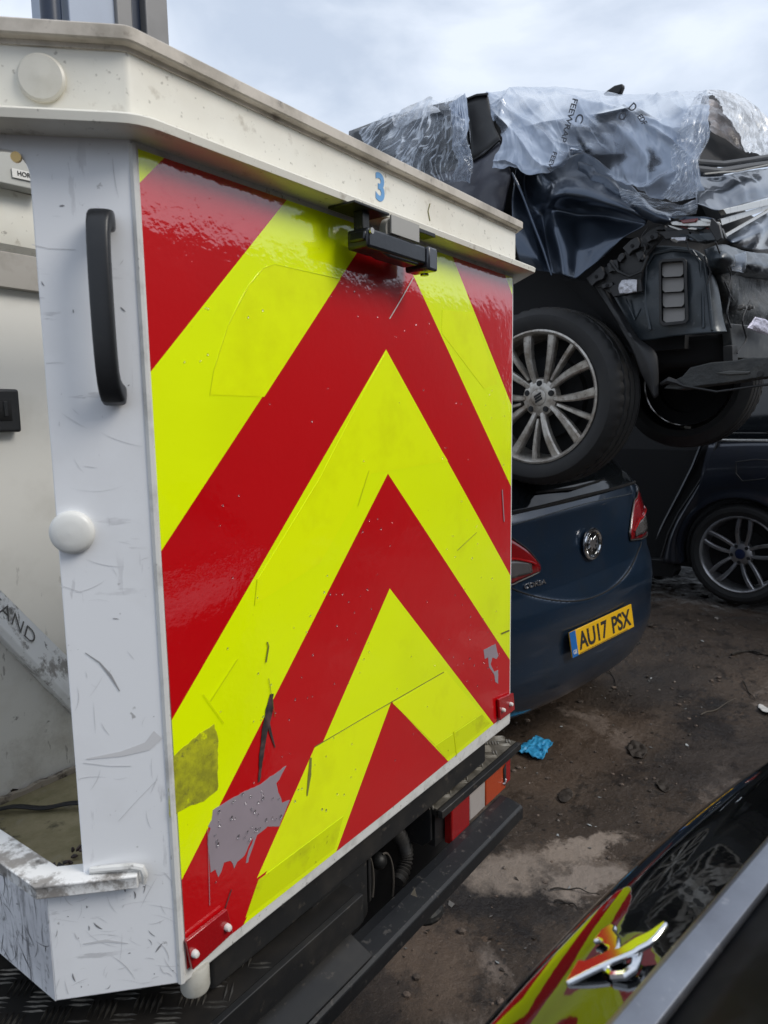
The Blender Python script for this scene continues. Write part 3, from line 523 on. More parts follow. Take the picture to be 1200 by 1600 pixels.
# camera housing under the rim
b = MB(); yb0, yb1 = PY - .062, PY - .022
xa, xb = onY(575, 353, yb0)[0], onY(666, 382, yb0)[0]; zt_, zb_ = onY(620, 369, yb0)[2], onY(620, 399, yb0)[2]
b.ab(xa, xb, yb0, yb1, zb_, zt_); hs = b.build('camera_housing', gloss_black, bk, bevel=.004)
b = MB(); b.prism([(xa - .002, yb0 + .004, zt_ - .004), (xa - .004, yb0 + .004, zb_ + .01), (xa + .06, yb0 + .004, zb_ - .004), (xb - .02, yb0 + .004, zb_ - .004), (xb, yb0 + .004, zb_ + .006)], (0, .03, 0)); b.build('housing_base', gloss_black, hs, bevel=.003)
b = MB(); b.ab(xb + .001, xb + .03, yb0 - .004, yb1 + .004, zb_ - .008, zt_ + .001); hd = b.build('camera_head', mat('satin_grey_head', (.03, .032, .04), .3, coat=.5), hs, bevel=.004)
b = MB(); b.disc((xb + .016, (yb0 + yb1) / 2 - .006, zb_ - .0135), (0, 0, 1), .007, .003, 16); b.build('lens', gloss_glass, hd)
b = MB(); b.ab(xa - .03, xa + .055, yb0 - .0, yb0 + .05, CAMZ + .3045, CAMZ + .3085); b.ab(xa + .004, xa + .02, yb0 + .012, yb0 + .03, zt_, CAMZ + .304); b.build('camera_bracket', black_steel, hs, bevel=.001); b = MB(); b.ab(xb - .02, xb + .045, yb0 + .01, yb0 + .035, CAMZ + .302, CAMZ + .3085); b.build('camera_bracket', black_steel, hs, bevel=.001)
b = MB(); b.ab(xa + .058, xb - .022, yb0 - .001, yb0 + .002, zt_ + .002, CAMZ + .307); b.lathe([(.02, 0), (.02, .012)], ((xa + xb) / 2 - .006, yb0 + .006, zt_ + .008), (0, 1, 0), 20, cap=True); b.build('clamp_plate', mat('dull_clamp', (.42, .40, .36), .4, .4), hs)
b = MB(); b.disc((xa + .004, yb0 - .002, zt_ - .006), (0, -1, 0), .0045, .003, 12); b.build('bolt', steel, hs)
# rubber feet
b = MB(); c = pp(305, 1535, -.012); b.lathe([(.018, -.752), (.0195, -.748), (.0195, -.72), (.017, -.715)], (c[0], c[1], CAMZ), (0, 0, 1), 24, cap=True); b.build('rubber_foot', rubber_white, bk)
# control box with the horn label, seen through the doorway
b = MB(); P0, P1, P2, P3 = (onY(x, y, 1.22) for x, y in ((-60, 215), (32, 230), (48, 291), (-60, 272))); P1b = onY(25, 222, 1.22); P1c = onY(44, 262, 1.22)
b.prism([P0, P1b, P1, P1c, onY(70, 300, 1.22), P3], (0, .03, 0)); cbx = b.build('control_box', grey_box, bk, bevel=.002)
e = onY(40, 272, 1.2175); ex_ = nrm(onY(60, 277, 1.2175) - onY(20, 268, 1.2175)); ey_ = nrm(np.cross(np.cross(ex_, (0, 0, 1)), ex_))
b = MB(); b.box(e + np.array((.008, .0, -.002)), ex_ * .031, ey_ * .0072, (0, .0006, 0)); lab = b.build('label', label_white, cbx)
lettering('HORN', .0105, e + np.array((.0005, -.0012, -.002)), ex_, ey_, .0002, 'label_text', ink, lab, bold=.00015)

# loose things inside the bucket
b = MB(); p0, p1 = onZ(0, 1265, CAMZ - .652), onZ(130, 1257, CAMZ - .652); d_ = nrm(p1 - p0); s_ = np.cross(d_, (0, 0, 1)); rows = []
for t in np.linspace(-.35, 1.5, 24): c = p0 + (p1 - p0) * t + np.array((0, 0, .003 * math.sin(t * 9))); rows.append([c - s_ * .006, c + s_ * .006])
b.grid(rows); tag(b.build('strap', mat('black_webbing', (.012, .012, .013), .6), solid=.002), 'black strap lying flat across the grimy bucket floor', 'strap')
def clump(name, c, r_, sc, m, label, cat, sd_):
    q = MB(); rr = np.random.RandomState(sd_)
    for i in range(9):
        d = rr.normal(size=3) * np.array(sc) * r_ * .55; q.sphere(c + d, r_ * rr.uniform(.25, .5), (rr.uniform(.5, 1.4), rr.uniform(.5, 1.4), rr.uniform(.4, 1)), 7)
    for i in range(len(q.v)): q.v[i] = q.v[i] + np.array((ns(q.v[i], 90), ns(q.v[i], 90, 5), ns(q.v[i], 90, 9))) * r_ * .4
    return tag(q.build(name, m, flat=True), label, cat)
clump('debris', onZ(108, 1338, CAMZ - .651), .014, (1.6, .8, .5), scrape, 'small black scrap of debris on the olive bucket floor behind the white lip', 'debris', 3)
clump('debris', onZ(2, 1232, CAMZ - .645), .024, (.5, .6, 1.2), leaf_m, 'dark rotten clump at the foot of the inner bucket wall', 'debris', 5)

# ------------------------------------------------------------------ the truck that carries it
tk = thing('truck', 'lift truck with tread plate deck, black bumper and rear lamps under the bucket', 'truck', (.9, 1.5, 0))
ZD = CAMZ - .80; YE = .70
b = MB(); b.ab(-.1, .87, YE, 2.7, ZD - .012, ZD); b.ab(.87, 1.16, 1.05, 2.7, ZD - .012, ZD); b.ab(1.16, 1.535, YE + .022, 2.7, ZD - .012, ZD); b.build('deck', chequer, tk)
def tread(x0, x1, y0, y1, pitch, m, name):
    q = MB(); i = 0
    for ix, cx in enumerate(np.arange(x0, x1, pitch)):
        for iy, cy in enumerate(np.arange(y0, y1, pitch)):
            a = R(-54 if (ix + iy) % 2 else 36); d = np.array((math.cos(a), math.sin(a), 0)); p = np.array((-d[1], d[0], 0))
            for k in (-2, -1, 0, 1, 2):
                c = np.array((cx, cy, ZD + (.0021 if name == 'bright_tread' else 0))) + p * k * pitch * .19; h = pitch * .44 * (1 - .06 * abs(k)); wv = pitch * .055
                if not (x0 - .01 < c[0] < x1 + .01 and y0 < c[1] < y1): continue
                q.add([c - d * h, c + p * wv, c + d * h, c - p * wv, c - d * h * .6 + (0, 0, .0022), c + d * h * .6 + (0, 0, .0022)], [(0, 3, 5, 4), (0, 4, 5, 1)[:3] + (1,) if False else (0, 4, 1), (4, 5, 1), (5, 2, 1), (3, 2, 5)])
    return q.build(name, m, tk, flat=True)
tread(.26, .66, YE + .01, 1.02, .043, chequer_top, 'tread_pattern')
b = MB(); b.ab(1.162, 1.534, YE + .023, .85, ZD + .0005, ZD + .002); b.build('alloy_step', alloy_plate, tk)
tread(1.17, 1.53, YE + .03, .84, .036, mat('bright_tread_bars', (.50, .47, .41), .4, .6, layers=[dict(sc=40, lo=.5, hi=.65, col=(.2, .17, .13), amt=.6)]), 'bright_tread')
b = MB(); b.ab(1.16, 1.535, YE + .008, YE + .020, ZD - .015, ZD + .002); b.ab(1.522, 1.535, YE + .021, 1.6, ZD - .018, ZD - .0125); b.ab(-.1, .868, YE - .012, YE - .0005, ZD - .05, ZD + .001); b.build('deck_edge', black_steel, tk, bevel=.0015)
b = MB(); b.ab(.575, 1.385, .727, .80, CAMZ - .79, CAMZ - .7235); b.ab(1.0, 1.37, .80, .95, CAMZ - .79, CAMZ - .735); b.build('subframe_beam', black_steel, tk, bevel=.006, seg=3)
# recess with brackets, hose and spring
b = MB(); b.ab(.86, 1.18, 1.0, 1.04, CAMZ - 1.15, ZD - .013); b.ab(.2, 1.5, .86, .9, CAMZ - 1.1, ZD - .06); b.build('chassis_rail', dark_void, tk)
def bracket(px, y0, y1, z0, z1, sk=.02):
    q = MB(); x = px; q.prism([(x, y0, z1), (x, y1, z1), (x, y1, z0 + .03), (x, y1 - .03, z0), (x, y0 + .02, z0), (x, y0, z0 + .02)], (.007, 0, 0)); return q.build('bracket', black_steel, tk, bevel=.002)
xA = onY(571, 1330, .742)[0]; xB = onY(668, 1240, .742)[0]
bracket(xA, .735, .95, CAMZ - .90, CAMZ - .735); bracket(xB, .735, .95, CAMZ - .89, CAMZ - .735)
b = MB(); b.prism([(xA - .16, .736, CAMZ - .79), (xA - .003, .736, CAMZ - .79), (xA - .003, .736, CAMZ - .90), (xA - .05, .736, CAMZ - .925), (xA - .09, .736, CAMZ - .89)], (0, .012, 0)); b.build('tow_plate', black_steel, tk, bevel=.003)
b = MB(); t_ = np.linspace(0, 1, 60); c0, c1, c2 = onY(612, 1292, .80), onY(634, 1330, .80), onY(622, 1378, .79)
pth = [c0 * (1 - t) ** 2 + 2 * t * (1 - t) * (c1 * 2 - (c0 + c2) / 2) + c2 * t * t for t in t_]; b.tube(pth, [.0145 + .0022 * math.sin(i * 1.57) for i in range(60)], 14); b.build('corrugated_hose', mud_red, tk)
for cx_, rx in ((574, 30), (606, 34)):
    q = MB(); c = onY(cx_, 1382, .79); pth = [c + np.array((.035 * math.cos(t) - .015, .0, .075 * math.sin(t))) for t in np.linspace(-.5, 1.6, 16)]; q.tube(pth, .0022, 6); q.build('cable_loop', mat('worn_cable', (.09, .08, .07), .5), tk)
b = MB(); b.lathe([(.0, 0), (.022, .0), (.022, .03), (.012, .034), (.0, .034)], onY(505, 1418, .80), (0, -1, 0), 20); b.build('tow_boss', black_steel, tk); b = MB(); b.sphere(onY(592, 1345, .83), .018, n=12); b.build('tow_ball', black_steel, tk)
# rear lamps
YL = .735; x0 = onY(695, 1290, YL)[0]; xs = [x0, onY(724, 1262, YL)[0], onY(749, 1240, YL)[0], onY(781, 1210, YL)[0]]; zt_, zb_ = ZD - .016, CAMZ - .892
b = MB(); b.ab(x0 - .035, xs[3] + .045, YL + .003, YL + .06, zb_ - .004, zt_ + .002); lc = b.build('rear_lamp_cluster', black_steel, tk)
b = MB(); b.ab(xs[0], xs[1] - .002, YL - .018, YL + .002, zb_ - .012, zt_ - .002); b.build('red_lens', lens_red, lc, bevel=.003)
b = MB(); b.ab(xs[1] + .001, xs[2] - .001, YL - .016, YL + .002, zb_ + .002, zt_); b.build('reversing_lens', lens_white, lc, bevel=.003)
b = MB(); b.ab(xs[2] + .001, xs[3] - .001, YL - .017, YL + .002, zb_ + .002, zt_); b.build('indicator_lens', lens_orange, lc, bevel=.003)
b = MB(); b.ab(xs[3] + .004, xs[3] + .035, YL - .012, YL + .002, zb_ + .004, zt_); b.build('side_lens', lens_red, lc, bevel=.003)
b = MB(); b.add([(xs[3] - .018, YL - .0178, zt_ - .018), (xs[3] - .004, YL - .0178, zt_ - .010), (xs[3] - .003, YL - .0178, zb_ + .018), (xs[3] - .012, YL - .0178, zb_ + .012), (xs[3] - .016, YL - .0178, zb_ + .03)], [(0, 1, 2, 3, 4)]); b.build('broken_hole', dark_void, lc, solid=.001)
q = clump('shard', np.array((xs[3] - .012, YL - .02, zb_ + .024)), .006, (1, .3, 1), foil, 'x', 'x', 9); 
for k in ('label', 'category'): del q[k]
q.parent = lc; q.location = [float(v) for v in (ROOT[q.name] - ROOT[tk.name])]
# bumper bar: folded section running across the whole back
b = MB(); sec = [(.718, -.893), (.698, -.893), (.664, -.900), (.658, -.906), (.658, -.932), (.672, -.945), (.718, -.945)]
b.prism([(-.25, y, CAMZ + z) for y, z in sec], (1.69, 0, 0)); b.build('bumper', mat('worn_black_bumper', (.013, .014, .016), .42, layers=[dict(sc=7, lo=.5, hi=.75, col=(.035, .034, .032), amt=.7, det=8), dict(sc=70, lo=.6, hi=.68, col=(.12, .11, .10), amt=.5, det=4)], bumps=[dict(sc=120, str=.15, dist=.001)]), tk, bevel=.002, flat=True)
b = MB(); b.prism([(-.1, .74, ZD - .051), (-.1, .655, ZD - .085), (-.1, .665, ZD - .10), (-.1, .745, ZD - .09)], (.95, 0, 0)); b.build('deck_valance', black_steel, tk, bevel=.002)
b = MB(); b.prism([(onY(642, 1398, .6575)), onY(648, 1388, .6575), onY(652, 1402, .6575)], (0, .0005, 0)); b.build('bumper_sticker', alloy_plate, tk)
b = MB(); b.sphere(onY(670, 1412, .80) + (0, 0, -.02), .04, (1.1, .8, .45), 14); b.build('mud_flap_end', black_steel, tk, flat=True)
# wheels of the truck, mostly hidden under the deck
def plain_wheel(c, ax, parent, r_=.33, wd=.2):
    q = MB(); q.lathe([(r_ * .55, 0), (r_ * .62, wd * .1), (r_ * .95, wd * .06), (r_, wd * .2), (r_, wd * .8), (r_ * .95, wd * .95), (r_ * .6, wd), (r_ * .55, wd)], c, ax, 40); q.disc(c, ax, r_ * .56, wd * .8); q.build('wheel', tyre_m, parent)
plain_wheel((1.25, 1.75, .33), (1, 0, 0), tk); plain_wheel((.05, 1.75, .33), (1, 0, 0), tk)
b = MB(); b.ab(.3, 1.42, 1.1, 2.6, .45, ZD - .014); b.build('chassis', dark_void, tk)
# locker body behind the bucket
YK = 1.60
b = MB(); b.ab(.15, 1.5, YK, 2.5, ZD + .001, CAMZ + .5); lk = b.build('locker', locker_white, tk, bevel=.004)
P = [onY(x, y, YK - .012) for x, y in ((-20, 285), (60, 300), (60, 395), (-20, 388))]; b = MB(); b.ab(.16, 1.45, YK - .014, YK - .001, P[2][2], P[0][2]); b.build('grey_band', grey_strip, lk, bevel=.002)
P2 = [onY(x, y, YK - .02) for x, y in ((0, 390), (50, 455))]; b = MB(); b.ab(.16, 1.45, YK - .022, YK - .001, P2[1][2], P2[0][2] - .002); b.build('rain_gutter', mat('dusty_aluminium', (.33, .31, .28), .55, .3, layers=[dict(sc=20, lo=.5, hi=.75, col=(.22, .2, .17), amt=.6)]), lk, bevel=.002)
P3, P4 = onY(-50, 606, YK - .03), onY(35, 675, YK - .03)
b = MB(); cx_, cz_ = (P3[0] + P4[0]) / 2, (P3[2] + P4[2]) / 2; hx, hz_ = (P4[0] - P3[0]) / 2, (P3[2] - P4[2]) / 2
b.ab(cx_ - hx, cx_ + hx, YK - .03, YK - .0005, cz_ - hz_, cz_ + hz_); la = b.build('door_latch', black_plastic, lk, bevel=.006, seg=3)
b = MB(); b.add([(cx_ - .06, YK - .0308, cz_ + .022), (cx_ + hx * .62, YK - .0308, cz_ + .022), (cx_ + hx * .62, YK - .0308, cz_ - .022), (cx_ - .06, YK - .0308, cz_ - .022)], [(0, 1, 2, 3)]); b.build('latch_recess', dark_void, la, solid=.0006)
b = MB(); b.ab(cx_ + hx * .3, cx_ + hx * .45, YK - .034, YK - .031, cz_ - .012, cz_ + .02); b.build('latch_paddle', black_plastic, la, bevel=.001)
# boom column
YM = 2.0
for nm, pa, pb, m, dy, dep in (('blue_post', 80, 109.5, mast_blue, -.02, .10), ('pale_column', 108, 184, mast_pale, 0, .2), ('grey_flange', 183, 206.5, mast_grey, -.015, .16), ('blue_ram', 205, 229.5, mast_blue, .01, .1), ('grey_post', 228, 262, mast_grey, -.02, .12)):
    xa_, xb_ = onY(pa, 15, YM + dy)[0], onY(pb, 15, YM + dy)[0]; b = MB()
    if nm == 'blue_post': b.lathe([((xb_ - xa_) / 2, ZD), ((xb_ - xa_) / 2, CAMZ + 2.4)], ((xa_ + xb_) / 2, YM + dy + .05, 0), (0, 0, 1), 24, cap=True)
    else: b.ab(xa_, xb_, YM + dy, YM + dy + dep, ZD, CAMZ + 2.4)
    b.build(nm, m, tk, bevel=.004)

# ------------------------------------------------------------------ wheels
def wheel(parent, c, out_, r_, rim_r, wd, style, spin, rim_m, name='wheel', detail=True):
    out_ = nrm(out_); c = np.array(c, float); up0 = np.array((0, 0, 1.)); ez = nrm(up0 - out_ * np.dot(up0, out_)); ex = nrm(np.cross(ez, out_))  # ex: to the right seen from outside
    def P(rad, an, h): return c + ex * rad * math.cos(an) + ez * rad * math.sin(an) + out_ * h
    n = 144; q = MB()
    prof = [(rim_r - .004, -.022), (rim_r + .002, -.010), (rim_r + (r_ - rim_r) * .35, .004), (rim_r + (r_ - rim_r) * .62, .003), (r_ - .018, -.010), (r_ - .008, -.020)]
    tr = [(r_ - .004, -.026), (r_ - .001, -.046), (r_ - .009, -.048), (r_ - .009, -.054), (r_, -.056), (r_ + .001, -.088), (r_ - .009, -.090), (r_ - .009, -.097), (r_ + .001, -.099), (r_ + .001, -.131), (r_ - .009, -.133), (r_ - .009, -.140), (r_, -.142), (r_ - .001, -wd + .045), (r_ - .009, -wd + .043), (r_ - .009, -wd + .037), (r_ - .002, -wd + .035), (r_ - .008, -wd + .016), (rim_r + .03, -wd - .004), (rim_r - .004, -wd + .01)]
    rings = []
    for k, (rad, h) in enumerate(prof + tr):
        ring = []
        for i in range(n):
            d = 0
            if detail and k in (5, 6, 7) and i % 3 == 0: d = .0045 if k != 7 else .005
            if detail and k in (10, 11) and i % 4 == 0: d = .003
            ring.append(P(rad - d, 2 * math.pi * i / n + (.01 if k > 7 else 0), h))
        rings.append(ring)
    q.loft(rings, cap=False); ty = q.build('tyre', tyre_m, parent, angle=28) if False else None
    wh = q.build(name, tyre_m, parent, angle=28)
    q = MB(); q.lathe([(rim_r + .0, -.014), (rim_r + .001, -.006), (rim_r - .006, -.004), (rim_r - .014, -.012), (rim_r - .02, -.03), (rim_r - .03, -.16)], c, out_, 72)
    rim = None; hd, rd = -.040, -.018                      # hub and rim depth of the spokes
    def spoke(a0, a1, w0, w1, r0, r1, th=.02):
        rg = []
        for t in np.linspace(0, 1, 7):
            rad = r0 + (r1 - r0) * t; a = a0 + (a1 - a0) * t; w_ = w0 + (w1 - w0) * t; h = hd + (rd - hd) * t + .008 * math.sin(math.pi * t); cc = P(rad, a, h); tg = -ex * math.sin(a) + ez * math.cos(a)
            rg.append([cc - tg * w_ - out_ * th, cc - tg * w_ - out_ * .006, cc - tg * w_ * .62, cc + tg * w_ * .62, cc + tg * w_ - out_ * .006, cc + tg * w_ - out_ * th])
        q.loft(rg)
    for g_ in range(5):
        A = R(spin + 72 * g_)
        if style == 'fan':
            for da, w0, w1 in ((-.40, .0105, .0195), (0, .007, .0115), (.40, .0105, .0195)):
                spoke(A + da * (.62 if da else 0), A + da * 1.02, w0, w1, .062 if da else .085, rim_r - .010, .03)
        else:
            for sg in (-1, 1): spoke(A + sg * .36, A + sg * .135, .011, .0145, .066, rim_r - .012, .028)
    q.lathe([(.034, hd + .004), (.05, hd + .003), (.074, hd - .006), (.082, hd - .03)], c, out_, 40)
    rim = q.build('rim', rim_m, wh, angle=30)
    q = MB(); q.lathe([(0, -.10), (rim_r * .62, -.10), (rim_r * .64, -.13), (rim_r - .03, -.135)], c, out_, 48); q.build('brake', dark_void, wh)
    q = MB(); q.lathe([(.033, hd - .004), (.033, hd + .0045), (.029, hd + .006), (0, hd + .0065)], c, out_, 32); hc = q.build('hub_cap', rim_m if style == 'fan' else mat('blue_cap', (.012, .02, .06), .3), wh)
    if style == 'fan':
        q = MB(); a = R(28)
        def e2(u, v): return c + out_ * (hd + .0066) + (ex * math.cos(a) + ez * math.sin(a)) * u + (-ex * math.sin(a) + ez * math.cos(a)) * v
        for v0, u0, u1 in ((.010, -.016, .020), (-.0005, -.0165, .0165), (-.011, -.020, .016)):
            q.prism([e2(u0, v0 - .004), e2(u1 - .002, v0 - .004), e2(u1, v0 + .0045), e2(u0 + .002, v0 + .0045)], out_ * .0012)
        q.build('emblem', black_trim, hc)
    for g_ in range(5):
        A = R(spin + 72 * g_ + 36); q = MB(); o = P(.0555, A, hd - .004); q.lathe([(0, .0075), (.0115, .0075), (.0125, .004), (.0125, -.004)], o, out_, 16); q.lathe([(.0, .010), (.0075, .010), (.0078, .0075)], o, out_, 6)
        q.build('wheel_bolt', black_trim, wh)
    return wh

# ------------------------------------------------------------------ the wrecked car on top of the stack
SF = Frame(42, 0, (0, 0, CAMZ)); WC = CAM + ray(834, 621) * 2.8; A0, WB, WZ = SF.loc(WC)
def sp(px, py, d=0.): return SF.onA(px, py, A0 + d)        # point of the photo on the left side plane, d metres inwards
def sB(px, py, bb): return SF.onB(px, py, bb)
sc_ = thing('wrecked_car', 'crushed dark car on top of the stack with torn wrapping film and no rear bumper', 'car', SF(A0 + .8, WB, WZ - .35))
wheel(sc_, WC, -SF.a, .352, .262, .225, 'fan', 52, alloy_dirty)
wheel(sc_, SF.onA(1088, 598, A0 + 1.62), SF.a, .352, .262, .225, 'fan', 10, alloy_dirty)
def shell(name, ctrl, m, amp=.02, sc=3., nu=36, nv=44, fine=.004, seed=0., solid=.003, ridgy=True, fsc=14, edge=0., parent=sc_, lin=False, keep=True, folds=(), holes=(), top_free=False, soft=False):
    P = [[sp(*c) if len(c) < 4 else sB(c[0], c[1], c[3]) for c in row] for row in ctrl]
    def fn(p, s, t, n):
        e = min(1, min(s, 1 - s, t, 1 - t) * 8) if keep else 1
        d = amp * ((ridge(p, sc, seed) - .6) if ridgy else ns(p, sc, seed)) * e + fine * ns(p, fsc, seed + 3)
        for an_, lf, hf, a_, fan in folds:                # tension folds running along one direction, fanning out
            x, y = t * 1.6, s; q_ = R(an_ + fan * (t - .5)); al, ac = x * math.cos(q_) + y * math.sin(q_), -x * math.sin(q_) + y * math.cos(q_)
            v = noise.noise(Vector((al * lf + seed, ac * hf + .6 * noise.noise(Vector((al * 2, ac * 2, seed))), seed * 3))); d += a_ * max(0, 1 - abs(v) * 3.2) ** 1.5 * min(1, e + .3)
        q = p + n * d
        if edge:
            k = 1 - min(1, min(9 if top_free else s, 1 - s, t, 1 - t) * 10)
            q = q + (SF.b * ns(p, 9, seed + 6) + np.array((0, 0, 1)) * ns(p, 9, seed + 8) + SF.b * .5 * ns(p, 28, seed) + np.array((0, 0, .5)) * ns(p, 28, seed + 2)) * edge * k
        return q
    b = MB(); G = patch(P, nu, nv, fn, lin); b.grid(G)
    if holes and not soft:
        f2 = []
        for f in b.f:
            x, y = px_of(sum(b.v[i] for i in f) / 4); jx, jy = 3 * ns((x, y, 0), .12), 3 * ns((x, y, 5), .12)
            if not any(inside(x + jx, y + jy, h) for h in holes): f2.append(f)
        b.f = f2; b.m = [0] * len(f2)
    o = b.build(name, m, parent, solid=solid, angle=60)
    uv = o.data.uv_layers.new(name='UVMap'); vi = np.zeros(len(o.data.loops), int); o.data.loops.foreach_get('vertex_index', vi)
    U = np.stack([(vi % nv) / (nv - 1) * 1.6, (vi // nv) / (nu - 1)], 1).astype(np.float32); uv.data.foreach_set('uv', U.ravel())
    at = o.data.attributes.new('clear', 'FLOAT', 'POINT')
    if soft:
        rr_ = np.random.RandomState(2).normal(0, 2.6, (14, 2)); val = []
        for v in b.v:
            x, y = px_of(v); x += 4 * ns((x, y, 0), .08); y += 4 * ns((x, y, 7), .08); val.append(sum(any(inside(x + e[0], y + e[1], h) for h in holes) for e in rr_) / 14)
        at.data.foreach_set('value', np.array(val, np.float32))
    return o
# dark core, roof and floor of the body
b = MB(); secs = []
def corebox(b_, a0, a1, z0, z1, n=12): return [SF(a0 + (a1 - a0) * x, b_, z - 0) for x, z in ((0, z0), (1, z0), (1, z0 + (z1 - z0) * .55), (.84, z1), (.16, z1), (0, z0 + (z1 - z0) * .55))]
zf = WZ - .02; zr = 1.20
for b_, z1, a0, a1 in ((WB - .52, .70, .16, 1.66), (WB - .40, .95, .16, 1.66), (WB - .1, 1.12, .2, 1.66), (WB + .6, 1.22, .12, 1.68), (WB + 1.6, 1.20, .1, 1.68), (WB + 2.3, .7, .1, 1.66), (WB + 3.1, .6, .15, 1.6)):
    secs.append(corebox(b_, A0 + a0, A0 + a1, WZ + .12 if b_ > WB + .5 else WZ + .16, z1))
b.loft(secs); b.build('body_interior', dark_void, sc_, angle=20)
b = MB(); b.grid([[SF(A0 + .3 + 1.2 * t, WB - .25 + 2.0 * s, 1.235 + .03 * math.sin(math.pi * t) - .05 * (s - .4) ** 2 - .05 * smooth(.25, 0, s)) for t in np.linspace(0, 1, 12)] for s in np.linspace(0, 1, 16)]); b.build('roof', seat_paint, sc_, solid=.01)
# window glass, pillars and door on the left side
shell('side_window', [[(545, 205, .10), (600, 185, .12), (660, 168, .14), (730, 152, .15)], [(545, 245, .06), (600, 235, .07), (660, 232, .08), (735, 225, .08)], [(560, 310, .02), (620, 310, .02), (680, 308, .02), (738, 262, .02)]], gloss_glass, .0, 3, 12, 18, 0, solid=.004)
shell('pillar', [[(727, 156, .12), (744, 150, .12), (761, 148, .12)], [(734, 200, .08), (750, 197, .08), (769, 190, .08)], [(736, 248, .035), (757, 238, .035), (780, 216, .035)]], black_trim, 0, 3, 10, 8, 0, solid=.012)
shell('pillar', [[(757, 160, .13), (768, 172, .13)], [(766, 195, .11), (795, 200, .14)], [(776, 222, .08), (800, 232, .12)]], dark_void, 0, 3, 8, 8, 0, solid=.01)
shell('rear_door', [[(560, 300, .03), (640, 285, .03), (700, 268, .03), (737, 250, .03), (779, 219, .03)], [(600, 345, .0), (660, 330, .0), (710, 312, -.01), (745, 285, -.012), (797, 268, .0)], [(640, 395, .0), (690, 375, .0), (730, 352, .0), (765, 328, .0), (792, 305, .02)], [(660, 470, .02), (700, 440, .02), (740, 415, .02), (765, 390, .02), (782, 360, .05)]], door_paint, .012, 2.5, 30, 36, .002, seed=2.)
b = MB(); b.tube([sp(738, 251, .02), sp(757, 240, .018), sp(781, 218, .02)], .006, 6); b.build('window_trim', black_trim, sc_); b = MB(); b.tube([sp(727, 156, .115), sp(744, 149, .115), sp(762, 147, .115)], .006, 6); b.build('window_trim', black_trim, sc_)
# torn-open gap and the crumpled rear quarter
shell('door_jamb', [[(786, 255, .12), (812, 262, .12)], [(785, 300, .14), (812, 320, .12)], [(768, 345, .12), (815, 372, .10)]], dark_void, .01, 3, 10, 10, .002)
shell('crushed_quarter_panel', [
    [(806, 262, .03), (822, 262, .10), (845, 258, .04), (880, 250, .08), (915, 240, .08), (955, 268, .08), (985, 290, .07), (1014, 322, .05)],
    [(803, 285, .05), (822, 288, .12), (850, 285, .02), (882, 276, .0), (918, 276, .03), (955, 296, .02), (985, 312, .02), (1013, 334, .03)],
    [(800, 312, .0), (824, 316, .09), (848, 312, .05), (872, 303, -.06), (908, 305, -.06), (945, 316, -.06), (980, 328, -.04), (1012, 343, .01)],
    [(800, 335, -.03), (826, 340, .04), (848, 336, .09), (866, 328, .05), (902, 332, .07), (940, 334, .08), (976, 341, .06), (1010, 349, .03)],
    [(802, 362, -.06), (832, 366, .0), (853, 365, .09), (868, 358, -.02), (903, 352, .05), (938, 350, .06), (972, 352, .05), (1002, 356, .03)],
    [(808, 395, -.06), (840, 400, -.02), (860, 400, .06), (876, 396, -.05), (905, 394, -.0), (932, 386, .01), (954, 378, .015), (974, 372, .02)],
    [(816, 420, -.04), (846, 424, .0), (868, 428, .02), (882, 430, -.07), (898, 436, -.05), (914, 424, -.03), (930, 412, -.01), (946, 398, .01)]], seat_paint, .005, 6, 70, 90, .0015, seed=5.)
b = MB(); b.tube([sp(800, 270, .0), sp(815, 300, .03), sp(832, 345, .01), sp(850, 392, -.02), sp(862, 430, -.02)], [.004, .006, .007, .006, .003], 8); b.build('panel_crease', seat_paint, sc_)
shell('shoulder_fold', [[(900, 240, .10), (935, 262, .09), (975, 285, .06), (1015, 322, .04), (1050, 335, .03)], [(903, 262, .04), (940, 285, .02), (975, 302, .0), (1012, 328, -.02), (1048, 345, -.02)], [(885, 290, .05), (930, 305, .03), (970, 322, .02), (1005, 340, .01), (1040, 352, .01)]], seat_paint, .03, 7, 26, 50, .004, seed=9.)
# inner rear corner panel with the vent
shell('inner_corner_panel', [[(948, 425, .12), (985, 392, .10), (1010, 385, .08), (1045, 384, .07), (1080, 388, .07), (1104, 402, .08), (1112, 420, .12)],
    [(952, 450, .10), (985, 432, .07), (1012, 425, .06), (1045, 424, .055), (1085, 424, .055), (1108, 432, .07), (1122, 448, .12)],
    [(962, 480, .09), (990, 475, .065), (1015, 470, .06), (1045, 470, .055), (1088, 468, .055), (1112, 472, .07), (1128, 484, .12)],
    [(978, 505, .09), (995, 508, .07), (1020, 505, .06), (1050, 502, .055), (1090, 500, .055), (1115, 500, .07), (1132, 505, .12)],
    [(996, 532, .10), (1010, 532, .08), (1030, 529, .07), (1055, 525, .06), (1095, 521, .06), (1120, 519, .07), (1136, 518, .12)]], seat_inner, .006, 6, 40, 50, .0015, seed=3., solid=.004)
vf = MB(); op = [(1029, 409), (1033, 405), (1068, 403), (1073, 407), (1076, 500), (1071, 506), (1035, 510), (1030, 505)]; ip = [(1033, 413), (1035, 410), (1066, 408), (1068, 412), (1071, 497), (1068, 501), (1038, 504), (1034, 501)]
vs = [sp(x, y, d) for pl, d in ((op, .05), (op, .028), (ip, .028), (ip, .05)) for x, y in pl]
vf.add(vs, [[k * 8 + i, k * 8 + (i + 1) % 8, (k + 1) * 8 + (i + 1) % 8, (k + 1) * 8 + i] for k in range(3) for i in range(8)]); vt = vf.build('cabin_vent', black_trim, sc_, bevel=.002)
b = MB(); b.prism([sp(x, y, .052) for x, y in ip], SF.a * .004); b.build('vent_well', dark_void, vt)
